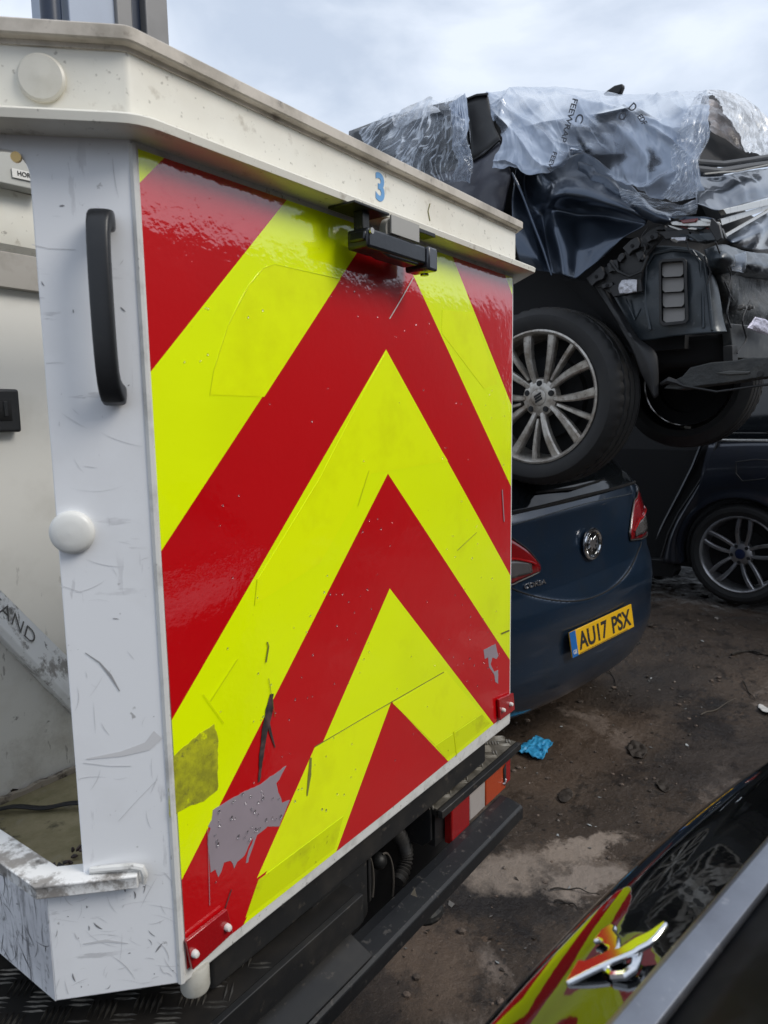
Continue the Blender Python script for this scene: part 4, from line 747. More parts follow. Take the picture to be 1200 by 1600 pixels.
for i in range(4):
    y0, y1 = 410 + i * 23.6, 410 + i * 23.6 + 21.5; x0, x1 = 1034.5 + i * .6, 1067.5 + i * .8
    b = MB(); b.prism([sp(x0, y0 + 1, .050), sp(x1, y0, .050), sp(x1, y1 - 4, .037), sp(x1 - 4, y1, .035), sp(x0 + 4, y1 + 1.5, .035), sp(x0, y1 - 2, .037)], SF.a * .002); b.build('vent_flap', vent_grey, vt)
for k, (pl, r_) in enumerate((([(1016, 515), (1008, 470), (1010, 415), (1022, 396), (1052, 390), (1082, 393), (1094, 410), (1098, 460), (1099, 512)], .006), ([(1100, 400), (1106, 440), (1110, 480), (1113, 516)], .005), ([(978, 468), (992, 500), (1002, 482)], .0035))):
    b = MB(); b.tube([sp(x, y, .062) for x, y in pl], r_, 8); b.build('panel_rib', seat_inner, sc_)
# bumper bracket with clips and the bright pad
br = MB(); br.prism([sp(x, y, .03) for x, y in ((916, 436), (932, 425), (955, 412), (978, 392), (1000, 372), (1016, 358), (1034, 352), (1042, 362), (1024, 382), (1012, 396), (1004, 420), (1000, 452), (975, 462), (952, 458), (938, 450), (922, 446))], SF.a * .02); bracket_ = br.build('bumper_bracket', black_trim, sc_, bevel=.003)
for x, y, w_, h_, an, d_ in ((932, 432, 15, 9, -.62, .004), (958, 416, 9, 10, -.2, .010), (988, 384, 14, 9, -.68, .002), (970, 402, 7, 5, -.9, .014), (1001, 400, 6, 8, -.3, .010), (1019, 370, 11, 6, -.42, .006), (949, 446, 9, 4, -.2, .012), (1032, 356, 8, 4, -.1, .004), (1006, 384, 5, 4, .3, .0)):
    q = MB(); ca, sa = math.cos(an), math.sin(an); k1, k2 = random.uniform(.4, 1), random.uniform(.5, 1.1)
    q.prism([sp(x + ca * u * w_ - sa * v * h_, y + sa * u * w_ + ca * v * h_, d_ + .006 * u) for u, v in ((-1, -k1), (.2, -1), (1, -k2), (.9, .5), (.4, 1), (-.3, .7), (-1, .9))], SF.a * .022); cl = q.build('clip', black_trim, bracket_, bevel=.002)
    if w_ > 8: q = MB(); q.disc(sp(x, y, d_ - .0005), -SF.a, .006, .004, 10); q.build('clip_hole', dark_void, cl)
q = MB(); q.tube([sp(954, 408, .01), sp(966, 424, .005), sp(984, 432, .008), sp(1002, 424, .01), sp(1012, 400, .015)], .006, 7); q.build('rib', black_trim, bracket_)
q = MB(); q.prism([sp(x, y, .018) for x, y in ((950, 447), (1000, 437), (1004, 455), (958, 464))], SF.a * .02); pad = q.build('sensor_holder', black_trim, sc_, bevel=.002)
q = MB(); q.grid(patch([[sp(971, 438, .012), sp(984, 436, .012), sp(995, 437, .012)], [sp(966, 449, .011), sp(982, 447, .010), sp(995, 447, .012)], [sp(968, 459, .012), sp(983, 458, .012), sp(995, 456, .012)]], 14, 18, lambda p, s, t, n: p + n * .004 * ns(p, 70))); q.build('foil_pad', foil, pad, solid=.001)
# arch liner hanging behind the wheel
shell('wheel_arch_liner', [[(925, 440, .05), (945, 452, .05), (958, 462, .08)], [(945, 470, .04), (960, 482, .04), (975, 492, .07)], [(962, 500, .035), (980, 515, .03), (998, 528, .06)], [(985, 540, .03), (1004, 548, .02), (1024, 550, .05)], [(1000, 580, .03), (1016, 582, .02), (1029, 578, .04)], [(1014, 608, .04), (1022, 622, .03), (1029, 618, .04)]], black_trim, .008, 6, 40, 12, .002, seed=1., solid=.004)
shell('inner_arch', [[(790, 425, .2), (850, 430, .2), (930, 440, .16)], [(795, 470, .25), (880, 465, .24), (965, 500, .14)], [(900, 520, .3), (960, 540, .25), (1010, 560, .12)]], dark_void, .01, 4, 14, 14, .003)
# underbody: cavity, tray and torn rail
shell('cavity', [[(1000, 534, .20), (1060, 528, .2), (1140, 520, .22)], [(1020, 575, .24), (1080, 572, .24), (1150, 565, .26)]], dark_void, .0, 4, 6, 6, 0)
us_m = mat('grimy_underseal', (.034, .036, .036), .55, layers=[dict(sc=14, lo=.5, hi=.7, col=(.075, .072, .064), amt=.6, det=8)], bumps=[dict(sc=9, str=.4, dist=.03)])
b = MB(); b.prism([sp(x, y, .05) for x, y in ((1036, 607), (1052, 594), (1066, 588), (1078, 574), (1112, 566), (1150, 563), (1166, 559), (1212, 557), (1212, 588), (1176, 592), (1140, 598), (1095, 603), (1060, 609))], SF.a * .10); b.build('underbody_tray', us_m, sc_, bevel=.004)
b = MB(); b.prism([sp(x, y, .044) for x, y in ((1118, 583), (1140, 579), (1172, 580), (1170, 584), (1140, 586))], SF.a * .01); b.build('tray_rib', mat('dusty_rib', (.085, .085, .08), .6), sc_, bevel=.003)
b = MB(); b.disc(sp(1188, 584, .046), -SF.a, .009, .006, 16); b.build('drain_plug', black_trim, sc_)
b = MB(); b.tube([sp(1032, 600, .05), sp(1045, 594, .04), sp(1058, 598, .045), (sp(1068, 603, .05)), sp(1120, 612, .06), sp(1205, 600, .07)], [.006, .012, .009, .005, .004, .004], 7); b.build('torn_edge', black_trim, sc_)
for i, (x, y, d) in enumerate(((1140, 462, .04), (1152, 470, .06), (1162, 482, .05), (1120, 470, .03))):
    pass
# rear end to the right of the corner
RB = WB - .66
RCP = shell('rear_cross_panel', [[(1104, 398, 0, RB + .06), (1135, 395, 0, RB + .02), (1170, 402, 0, RB + .0), (1210, 410, 0, RB)], [(1112, 440, 0, RB + .05), (1140, 445, 0, RB), (1175, 450, 0, RB + .04), (1210, 452, 0, RB + .05)], [(1124, 485, 0, RB + .05), (1150, 488, 0, RB + .02), (1180, 486, 0, RB + .0), (1210, 486, 0, RB)], [(1134, 525, 0, RB + .06), (1160, 530, 0, RB + .03), (1185, 528, 0, RB + .02), (1210, 528, 0, RB + .02)]], mat('dark_rear_panel', (.016, .02, .024), .6, layers=[dict(sc=18, lo=.5, hi=.65, col=(.06, .062, .062), amt=.6, det=9), dict(sc=60, lo=.62, hi=.68, col=(.25, .25, .25), amt=.5)], bumps=[dict(sc=22, str=.5, dist=.02)]), .010, 9, 36, 36, .003, seed=8., solid=.004)
shell('crushed_corner', [[(1100, 390, 0, RB + .05), (1130, 382, 0, RB + .0), (1165, 392, 0, RB - .01), (1212, 398, 0, RB)], [(1106, 410, 0, RB + .02), (1132, 404, 0, RB - .05), (1168, 412, 0, RB - .04), (1212, 420, 0, RB - .03)], [(1112, 432, 0, RB + .05), (1136, 430, 0, RB + .01), (1170, 434, 0, RB + .02), (1212, 440, 0, RB + .03)]], seat_inner, .012, 9, 22, 30, .003, seed=31.)
b = MB(); c_ = sB(1156, 410, RB - .05); b.lathe([(.026, -.02), (.030, .0), (.034, .012), (.032, .014)], c_, nrm(-SF.b + SF.a * .5), 20); b.build('clear_cup', film_clear, sc_)
for x, y in ((1154, 481), (1166, 481)): q = MB(); q.lathe([(.010, 0), (.010, .016), (.006, .016), (.006, .026), (0, .026)], sB(x, y, RB - .02), -SF.b, 12); q.build('stud', mat('dull_stud', (.2, .19, .18), .45, .5), sc_)
q = MB(); q.grid(patch([[sB(1180, 495, RB - .05), sB(1198, 500, RB - .05), sB(1212, 507, RB - .05)], [sB(1172, 507, RB - .05), sB(1190, 512, RB - .055), sB(1206, 522, RB - .05)], [sB(1168, 512, RB - .05), sB(1186, 520, RB - .05), sB(1198, 523, RB - .05)]], 12, 14, lambda p, s, t, n: p + n * .005 * ns(p, 50))); q.build('foil_pad', mat('lilac_foil', (.5, .48, .58), .35, .5, bumps=[dict(sc=50, str=.8, dist=.01)]), sc_, solid=.001)
b = MB(); b.prism([sB(1140, 505, RB - .01), sB(1210, 512, RB - .01), sB(1210, 562, RB - .01), sB(1146, 560, RB - .01)], SF.b * .03); b.build('crash_beam', mat('dark_beam', (.03, .033, .035), .5, layers=[dict(sc=20, lo=.5, hi=.7, col=(.09, .09, .085), amt=.6)]), sc_, bevel=.004)
b = MB(); b.prism([sB(1144, 540, RB - .03), sB(1152, 538, RB - .03), sB(1154, 575, RB - .03), sB(1145, 572, RB - .03)], SF.b * .03); b.build('hanger', black_trim, sc_, bevel=.002)
# crushed layers of the lamp area
for i, (pl, m, d) in enumerate((
    ([(1036, 356), (1090, 350), (1128, 356), (1134, 372), (1100, 380), (1050, 372)], black_trim, .0), ([(1046, 346), (1085, 343), (1124, 347), (1122, 353), (1085, 354), (1050, 352)], dull_chrome, -.012), ([(1062, 344), (1090, 341), (1086, 347), (1066, 349)], tail_red, -.02),
    ([(1030, 362), (1075, 358), (1080, 368), (1040, 374)], black_trim, -.01), ([(1048, 371), (1072, 370), (1071, 376), (1050, 377)], foil, -.022), ([(1072, 366), (1118, 362), (1126, 374), (1090, 378)], seat_inner, -.012), ([(1040, 338), (1100, 338), (1118, 342), (1060, 345)], seat_paint, -.008), ([(1112, 340), (1124, 352), (1128, 372), (1120, 378), (1108, 356)], black_trim, -.03))):
    b = MB(); P = [sp(x, y, d) for x, y in pl]; b.prism(P, SF.a * .02)
    b.build('crushed_layer', m, sc_, bevel=.002)
wire_m = mat('torn_wiring', (.02, .02, .022), .5); wire_r = mat('faded_red_wire', (.16, .02, .018), .5)
for pl, r_, m_ in (([(1072, 378), (1080, 396), (1096, 404), (1110, 422), (1104, 446)], .0025, wire_m), ([(1118, 378), (1126, 398), (1142, 428), (1138, 452), (1146, 470)], .0022, wire_m), ([(1060, 352), (1076, 357), (1092, 352), (1108, 358)], .0022, wire_r), ([(1132, 440), (1140, 462), (1136, 490), (1142, 512)], .003, wire_m), ([(1012, 356), (1002, 372), (1008, 390), (998, 408)], .0022, wire_m), ([(1172, 470), (1160, 500), (1166, 530), (1152, 552)], .003, wire_m)):
    P_ = np.array([sB(x, y, RB - .035) if x > 1114 else sp(x, y, .0) for x, y in pl]); b = MB(); b.tube([cr(P_, t) for t in np.linspace(0, len(P_) - 1, 18)], r_, 6); b.build('loose_wire', m_, sc_)
for i in range(16):
    x, y = random.uniform(1040, 1122), random.uniform(338, 378); an = random.uniform(-.5, .4); l_ = random.uniform(6, 20); h_ = random.uniform(1.2, 3.5); d_ = random.uniform(-.03, .0)
    b = MB(); b.prism([sp(x + l_ * u * math.cos(an) - h_ * v * math.sin(an), y + l_ * u * math.sin(an) + h_ * v * math.cos(an), d_ + .01 * u) for u, v in ((-1, random.uniform(-1, 0)), (-.2, -1), (1, random.uniform(-.6, .3)), (.5, 1), (-.7, .6))], SF.a * .004); b.build('torn_sliver', random.choice((black_trim, black_trim, seat_paint, seat_inner, dull_chrome)), sc_, flat=True)
# tailgate pieces: sheet, rubber seal, bright strips, lower skin
TB = RB + .10
shell('tailgate_sheet', [[(1088, 275, 0, TB + .08), (1120, 276, 0, TB + .06), (1160, 268, 0, TB + .05), (1210, 262, 0, TB + .05)], [(1086, 300, 0, TB + .04), (1120, 298, 0, TB + .03), (1160, 292, 0, TB - .01), (1210, 284, 0, TB + .0)], [(1090, 318, 0, TB + .0), (1128, 330, 0, TB - .01), (1165, 318, 0, TB - .02), (1210, 306, 0, TB - .02)]], seat_paint, .006, 6, 28, 34, .0015, seed=4.)
b = MB(); b.prism([sB(1130, 327, TB - .04), sB(1210, 308, TB - .04), sB(1210, 319, TB - .04), sB(1135, 335, TB - .04)], SF.b * .02); b.build('bright_strip', dull_chrome, sc_, bevel=.002)
b = MB(); b.prism([sB(1134, 366, TB - .03), sB(1210, 322, TB - .03), sB(1210, 326, TB - .03), sB(1136, 370, TB - .03)], SF.b * .01); b.build('trim_strip', dull_chrome, sc_, bevel=.001); b = MB(); b.prism([sB(1128, 352, TB - .02), sB(1210, 324, TB - .02), sB(1210, 318, TB - .02), sB(1126, 342, TB - .02)], SF.b * .01); b.build('trim_strip', dull_chrome, sc_, bevel=.001)
shell('tailgate_skin', [[(1132, 372, 0, TB + .0), (1165, 350, 0, TB - .01), (1215, 322, 0, TB)], [(1145, 380, 0, TB - .03), (1175, 368, 0, TB - .05), (1215, 350, 0, TB - .04)], [(1140, 385, 0, TB + .0), (1175, 391, 0, TB - .01), (1215, 392, 0, TB)]], seat_paint, .01, 5, 20, 24, .002, seed=7.)
b = MB(); b.tube([sB(x, y, TB + .02) for x, y in ((1088, 253), (1130, 256), (1170, 250), (1212, 243))], .010, 8); b.build('window_seal', black_trim, sc_); b = MB(); b.tube([sB(x, y, TB + .0) for x, y in ((1086, 264), (1125, 268), (1170, 260), (1212, 254))], .012, 8); b.build('window_seal', black_trim, sc_)
b = MB(); b.tube([sB(x, y, TB - .012) for x, y in ((1100, 272), (1130, 269), (1150, 268), (1175, 263), (1212, 255))], .0035, 6); b.build('frayed_edge', mat('frayed_grey', (.3, .3, .29), .7), sc_)
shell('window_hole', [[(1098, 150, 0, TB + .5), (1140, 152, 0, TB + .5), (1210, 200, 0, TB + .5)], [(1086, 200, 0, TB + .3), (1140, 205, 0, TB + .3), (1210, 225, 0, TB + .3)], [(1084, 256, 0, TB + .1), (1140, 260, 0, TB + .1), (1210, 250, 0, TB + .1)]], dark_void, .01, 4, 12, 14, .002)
# wrapping film
fr = shell('wrapping_film', [
    [(562, 204, .08), (600, 184, .10), (640, 172, .12), (665, 158, .13), (690, 162, .12), (724, 146, .11)],
    [(566, 220, .05), (610, 205, .05), (650, 195, .05), (680, 190, .04), (705, 185, .04), (730, 190, .04)],
    [(580, 236, .02), (625, 226, .0), (665, 222, .0), (692, 220, -.01), (712, 218, -.02), (733, 222, -.01)],
    [(610, 262, .0), (645, 256, -.02), (675, 252, -.01), (700, 250, -.02), (716, 248, -.04), (738, 255, -.02)],
    [(655, 290, -.01), (680, 285, -.02), (700, 282, -.03), (712, 280, -.02), (722, 284, -.04), (735, 286, -.03)]], film_clear, .012, 5, 110, 130, .003, seed=11., solid=0, edge=.015, fsc=30, folds=[(-38, 1.0, 9, .016, 25), (-30, 1.6, 20, .006, 30)])
shell('wrapping_film', [[(704, 160, .08), (714, 152, .08), (725, 144, .09)], [(706, 200, .02), (718, 196, .02), (732, 190, .03)], [(708, 230, -.02), (716, 225, -.04), (731, 222, -.03)], [(716, 258, -.04), (726, 254, -.06), (737, 250, -.04)], [(700, 286, -.03), (722, 283, -.05), (736, 288, -.04)]], film_milky, .008, 9, 80, 30, .002, seed=13., solid=0, edge=.012, folds=[(75, 1.5, 8, .010, 20)])
shell('wrapping_film', [[(610, 186, .12), (635, 166, .16), (662, 158, .18), (678, 156, .18)], [(612, 196, .09), (635, 184, .1), (660, 176, .11), (676, 162, .14)], [(620, 202, .07), (640, 194, .08), (660, 186, .09), (690, 172, .10)]], film_pale, .03, 9, 24, 30, .006, seed=15., solid=0, edge=.02)
shell('wrapping_film', [
    [(757, 149, .16), (775, 146, .24), (805, 142, .45), (850, 138, .62), (900, 139, .7), (950, 149, .6), (1000, 150, .55), (1050, 144, .55), (1102, 142, .45)],
    [(764, 165, .13), (785, 162, .16), (815, 160, .20), (855, 158, .24), (900, 162, .26), (950, 170, .22), (1000, 168, .20), (1055, 160, .14), (1106, 165, .12)],
    [(768, 180, .10), (792, 182, .11), (822, 182, .12), (860, 182, .15), (905, 188, .16), (950, 195, .10), (1000, 192, .07), (1055, 185, .03), (1108, 190, .0)],
    [(783, 200, .07), (805, 205, .06), (835, 208, .06), (870, 210, .07), (910, 212, .09), (955, 216, .04), (1000, 215, .01), (1050, 212, -.02), (1106, 215, -.04)],
    [(785, 225, .02), (810, 230, .01), (840, 232, .0), (875, 232, .02), (912, 230, .04), (955, 240, .01), (1000, 245, -.02), (1048, 240, -.05), (1098, 240, -.06)],
    [(772, 248, -.01), (805, 252, -.03), (838, 255, -.03), (872, 252, -.02), (908, 245, .01), (950, 266, -.02), (990, 278, -.05), (1040, 272, -.07), (1092, 268, -.08)],
    [(767, 264, -.02), (795, 262, -.04), (830, 274, -.05), (868, 268, -.03), (903, 246, .0), (948, 276, -.03), (985, 292, -.05), (1040, 312, -.09), (1094, 300, -.09)]], film_milky, .014, 3.0, 130, 200, .0022, seed=17., solid=0, edge=.016, fsc=26, top_free=True, soft=True, folds=[(78, .8, 3.2, .026, -60), (28, 1.0, 4.2, .018, 40), (70, 1.5, 10, .004, 30)],
    holes=[[(750 + x / 2.667, 100 + y / 2.667) for x, y in h] for h in ([(470, 205), (530, 185), (600, 168), (632, 180), (590, 205), (540, 236), (510, 246), (480, 230)], [(692, 342), (742, 385), (752, 408), (720, 422), (735, 440), (700, 450), (690, 420), (706, 395)], [(395, 400), (420, 372), (470, 368), (600, 362), (612, 380), (578, 425), (560, 420), (540, 440), (520, 470), (470, 450), (430, 425)], [(400, 300), (425, 310), (440, 345), (470, 360), (440, 375), (415, 350)], [(55, 205), (95, 225), (130, 240), (108, 272), (85, 300), (55, 260)])])
shell('wrapping_film', [[(1094, 143, .42), (1102, 146, .35), (1106, 152, .3)], [(1070, 180, .02), (1088, 182, -.02), (1108, 190, -.02)], [(1058, 215, -.05), (1080, 220, -.08), (1108, 222, -.08)], [(1048, 240, -.07), (1075, 245, -.10), (1096, 248, -.10)], [(1050, 285, -.09), (1075, 285, -.11), (1094, 292, -.11)], [(1030, 308, -.09), (1062, 314, -.11), (1090, 305, -.11)]], film_clear, .015, 8, 90, 44, .004, seed=19., solid=0, edge=.012, fsc=30, folds=[(60, 1.2, 7, .014, 30)])
shell('wrapping_film', [[(968, 292, -.04), (1000, 300, -.05), (1030, 312, -.06), (1062, 318, -.06), (1088, 314, -.05)], [(972, 306, -.03), (1000, 312, -.05), (1030, 322, -.06), (1062, 328, -.06), (1090, 326, -.05)], [(975, 318, -.02), (1002, 325, -.05), (1032, 334, -.05), (1062, 336, -.05), (1088, 334, -.04)]], film_clear, .02, 12, 24, 50, .006, seed=21., solid=0, edge=.01)
shell('wrapping_film', [[(1100, 142, 0, TB + .42), (1130, 144, 0, TB + .40), (1160, 152, 0, TB + .36), (1190, 175, 0, TB + .30), (1215, 205, 0, TB + .28)], [(1118, 152, 0, TB + .3), (1140, 158, 0, TB + .28), (1165, 175, 0, TB + .26), (1190, 200, 0, TB + .24), (1215, 222, 0, TB + .22)], [(1130, 170, 0, TB + .18), (1150, 180, 0, TB + .16), (1168, 205, 0, TB + .14), (1190, 224, 0, TB + .12), (1215, 236, 0, TB + .1)], [(1140, 190, 0, TB + .1), (1152, 210, 0, TB + .08), (1162, 236, 0, TB + .06), (1185, 242, 0, TB + .05), (1215, 243, 0, TB + .05)]], film_pale, .015, 6, 70, 70, .004, seed=23., solid=0, edge=.012, fsc=22, top_free=True, folds=[(40, 1.2, 8, .014, 20)])
shell('wrapping_film', [[(1102, 150, 0, TB + .36), (1120, 158, 0, TB + .3), (1140, 182, 0, TB + .2)], [(1106, 185, 0, TB + .22), (1130, 190, 0, TB + .18), (1152, 200, 0, TB + .14)], [(1110, 205, 0, TB + .14), (1140, 222, 0, TB + .1), (1163, 242, 0, TB + .06)]], film_mat('brown_wrap_film', (.36, .31, .29), .4, .62, .25, .8, 8.0), .03, 8, 30, 30, .008, seed=27., solid=0, edge=.01)  # brownish, half-clear piece of film
b = MB(); b.prism([sp(x, y, .75) for x, y in ((941, 147), (948, 141), (960, 133), (972, 130), (973, 134), (968, 147))], SF.a * .03); b.build('aerial_fin', black_trim, sc_, bevel=.006)
# print on the film
fm = mat('faded_print', (.06, .065, .08), .6)
def film_text(txt, px, py, an, size, d):
    o = sp(px, py, d); e = nrm(sp(px + 20 * math.cos(an), py + 20 * math.sin(an), d) - o); u = nrm(np.cross(np.cross(e, SF.a), e)); u = u if True else u
    u = nrm(sp(px + 20 * math.sin(an), py - 20 * math.cos(an), d) - o); lettering(txt, size, o - SF.a * .0, e, u, .0004, 'film_print', fm, sc_, bold=.0006)
film_text('FEEWRAP', 889, 188, 1.85, .034, .02); film_text('FEEW', 862, 252, 1.9, .026, -.10); film_text('C', 905, 185, 1.9, .045, .03); film_text('O', 972, 182, .8, .036, .0); film_text('D', 988, 168, .8, .036, .02); film_text('EDF', 1003, 187, 1.0, .024, -.02)

# ------------------------------------------------------------------ the blue hatchback at the bottom of the stack
CF = Frame(48, 3, CAM + ray(939, 983) * 3.2)
HK = ([-.33, -.25, -.1, 0, .2, .35, .55, .62, .80, .9], [.78, .83, .875, .89, .892, .88, .84, .81, .72, .64])
WK = ([-.33, -.27, -.18, -.1, 0, .1, .17, .25, .4, .55, .60, .66, .80, .9], [.14, .06, .02, .004, .012, .004, .012, .035, .05, .075, .095, .13, .27, .42])
def csurf(u, h, off=0.):
    H = np.interp(h, *HK); w0 = np.interp(h, *WK); k = min(.9999, abs(u) / H); e = 2.7; c_ = math.sqrt(max(0, 1 - k ** e)) ** 1.0
    c_ = (1 - k ** e) ** (1 / e); w = w0 + .46 * (1 - c_); hb = .155 + .5 * u * u
    w += .007 * smooth(-.003, .004, h - hb) * smooth(.010, -.006, abs(u) - .50 - .1 * (h - .3)) * smooth(.66, .6, h)
    n_ = nrm((math.copysign(k ** 2.2, u) if u else 0, -1, .15)); q = np.array((u, w, h)) + n_ * off
    return CF(*q)
hc_ = thing('hatchback', 'navy hatchback with a yellow number plate crushed under the wrecked car', 'car', CF(0, .6, -.54))
b = MB(); hs_ = list(np.linspace(-.33, .12, 20)) + list(np.linspace(.135, .62, 60)); ph = np.linspace(-1, 1, 170); rows = []
for h in hs_:
    H = np.interp(h, *HK); us = [H * math.copysign(abs(math.sin(R(89.5) * t)) ** (2 / 2.7), t) for t in ph]
    L_ = [csurf(u, h) for u in us]; f_ = CF.b
    rows.append([L_[0] + f_ * 2.2, L_[0] + f_ * 1.0, L_[0] + f_ * .3] + L_ + [L_[-1] + f_ * .3, L_[-1] + f_ * 1.0, L_[-1] + f_ * 2.2])
b.grid(rows); b.build('body', corsa_paint, hc_, angle=60)
b = MB(); b.grid([[csurf(u, h, .004 + (.0 if abs(u) < .6 else -.01)) for u in np.linspace(-.74, .74, 40)] for h in np.linspace(.588, .86, 20)]); b.build('rear_window', gloss_glass, hc_, solid=.004)
b = MB(); b.tube([csurf(u, .60 - .02 * (u / .7) ** 2, .008) for u in np.linspace(-.62, .62, 30)], .007, 6); b.build('window_edge', black_trim, hc_)
b = MB(); b.tube([csurf(-.30, .655, .02), csurf(-.05, .64, .022), csurf(.22, .648, .02)], [.005, .007, .004], 6); b.build('wiper', black_trim, hc_)
b = MB(); b.loft([[CF(u, w_, h) for u, w_, h in ((-.80, .5, -.2), (.80, .5, -.2), (.80, .5, .55), (.70, .5, .86), (-.70, .5, .86), (-.80, .5, .55))], [CF(u, w_, h) for u, w_, h in ((-.80, 3.0, -.2), (.80, 3.0, -.2), (.80, 3.0, .5), (.68, 3.0, .7), (-.68, 3.0, .7), (-.80, 3.0, .5))]]); b.build('crushed_cabin', dark_void, hc_, flat=True)
for sg in (-1, 1):
    us = np.linspace(.37, .845, 24); lo_ = lambda u: np.interp(u, [.37, .5, .7, .845], [.335, .315, .30, .33]); hi_ = lambda u: np.interp(u, [.37, .42, .5, .6, .75, .845], [.375, .44, .505, .54, .555, .50])
    q = MB(); q.grid([[csurf(sg * u, lo_(u) + (hi_(u) - lo_(u)) * t, .012 * math.sin(math.pi * min(1, max(0.0, t))) ** .5 + .003) for u in us] for t in np.linspace(0, 1, 14)]); tl = q.build('tail_lamp', tail_red, hc_, solid=.004)
    q = MB(); q.grid([[csurf(sg * u, lo_(u) + (hi_(u) - lo_(u)) * t, .0185) for u in np.linspace(.42, .62, 12)] for t in np.linspace(.14, .48, 6)]); q.build('clear_lens', tail_clear, tl, solid=.004)
    q = MB(); q.tube([csurf(sg * u, lo_(u) + (hi_(u) - lo_(u)) * .52, .019) for u in np.linspace(.40, .8, 20)], .005, 6); q.build('light_bar', mat('bright_red_strip', (.34, .008, .01), .15, coat=.5), tl)
    q = MB(); q.tube([csurf(sg * u, lo_(u), .006) for u in us] + [csurf(sg * u, hi_(u), .006) for u in us[::-1]], .004, 6, closed=True); q.build('seal', black_trim, tl)
def fit_text(txt, w_, h_, o, ex, ey, depth, name, m, parent, bold=0., spacing=1.):
    vs, fs = text_mesh(txt, 1.0, 0.0, bold, spacing); V_ = np.array(vs); lo, hi = V_.min(0), V_.max(0); ctr = (lo + hi) / 2; ex, ey = nrm(ex), nrm(ey); ez = nrm(np.cross(ex, ey))
    q = MB(); q.add([np.array(o) + ex * (v[0] - ctr[0]) / (hi[0] - lo[0]) * w_ + ey * (v[1] - ctr[1]) / (hi[1] - lo[1]) * h_ for v in vs], fs); return q.build(name, m, parent, recalc=False, solid=depth, flat=True, off=0)
PO = CF(0, -.010, 0) ; pt_ = R(-8); pe = CF.c * math.cos(pt_) + CF.b * -math.sin(pt_); pn = nrm(np.cross(CF.a, pe))
pn = pn if np.dot(pn, CF.b) < 0 else -pn
b = MB(); b.box(PO, CF.a * .26, pe * .0555, pn * .003); npl = b.build('number_plate', plate_yellow, hc_, bevel=.002)
b = MB(); b.box(PO - CF.a * .238 + pn * .0034, CF.a * .022, pe * .0555, pn * .0006); bb_ = b.build('blue_band', plate_blue, npl)
fit_text('AU17', .232, .079, PO + CF.a * -.085 + pn * .0040, CF.a, pe, .0012, 'plate_text', ink, npl, bold=.022)
fit_text('PSX', .165, .079, PO + CF.a * .155 + pn * .0040, CF.a, pe, .0012, 'plate_text', ink, npl, bold=.022)
fit_text('GB', .026, .018, PO - CF.a * .238 - pe * .034 + pn * .0046, CF.a, pe, .0008, 'plate_text', label_white, npl, bold=.01)
b = MB(); b.box(PO - pe * .0505 + pn * .0034, CF.a * .20 + 0, pe * .0009, pn * .0004); b.build('plate_line', ink, npl)
bo = csurf(0.0, .388, .012); bn = -CF.b; e1_, e2_ = CF.a, CF.c
BS = 1.35
b = MB(); b.tube([bo + e1_ * BS * .047 * math.cos(t) + e2_ * BS * .047 * math.sin(t) + bn * .004 for t in np.linspace(0, 2 * math.pi, 40, endpoint=False)], .0095, 10, closed=True); bd = b.build('badge', chrome, hc_)
b = MB(); b.lathe([(.057, 0), (.05, .003), (0, .004)], bo, bn, 30); b.build('badge_disc', piano, bd)
b = MB(); gp = [(-.030, .008), (-.012, .024), (.0, .018), (.014, .028), (.030, .012), (.016, .008), (.026, -.006), (.010, -.004), (.016, -.022), (-.002, -.012), (-.012, -.026), (-.014, -.008), (-.028, -.012), (-.018, .002)]
b.prism([bo + e1_ * x * 1.3 + e2_ * y * 1.3 + bn * .003 for x, y in gp], bn * .006); b.build('badge_beast', chrome, bd, bevel=.0015)
o_ = csurf(-.40, .290, .004); tx = nrm(csurf(-.34, .29, .004) - csurf(-.46, .29, .004)); fit_text('CORSA', .125, .021, o_, tx, CF.c, .003, 'model_lettering', chrome, hc_, bold=.01)
sl_ = [csurf(-.55 + .0 * t, .31 - .0 * t, .002) for t in (0,)] + [csurf(u, .156 + .5 * u * u, .0025) for u in np.linspace(-.5, .5, 44)] + [csurf(.515, .30, .002)]
b = MB(); b.tube(sl_, .0032, 6); b.build('boot_shut_line', dark_void, hc_)
b = MB(); b.tube([csurf(u, .565 - .03 * (u / .6) ** 2, .002) for u in np.linspace(-.55, .5, 30)], .0022, 6); b.build('boot_crease_highlight', mat('painted_edge_highlight', (.16, .18, .2), .35, .6), hc_)  # pale tube paints the highlight along the top edge of the boot
b = MB(); b.grid([[CF(u, w_, -.318) for u in np.linspace(-.74, .74, 4)] for w_ in (.2, .8, 2.2)]); b.build('floor_pan', dark_void, hc_, solid=.01)
plain_wheel(CF(-.82, .95, -.27), CF.a, hc_, .29, .19); plain_wheel(CF(.82, .95, -.27), -CF.a, hc_, .29, .19)

# ------------------------------------------------------------------ the dark car parked beyond it
FF = Frame(47, 0, (0, 0, CAMZ)); FA, FB, FZ = FF.loc(CAM + ray(1153, 867) * 4.7)
fo = thing('parked_car', 'dark blue car with double spoke alloy wheels parked beyond the navy hatchback', 'car', FF(FA + .9, FB, FZ - .345))
wheel(fo, FF(FA, FB, FZ), -FF.a, .345, .258, .235, 'twin', 12, alloy_grey)
def fpt(px, py, d=0.): return FF.onA(px, py, FA + d)
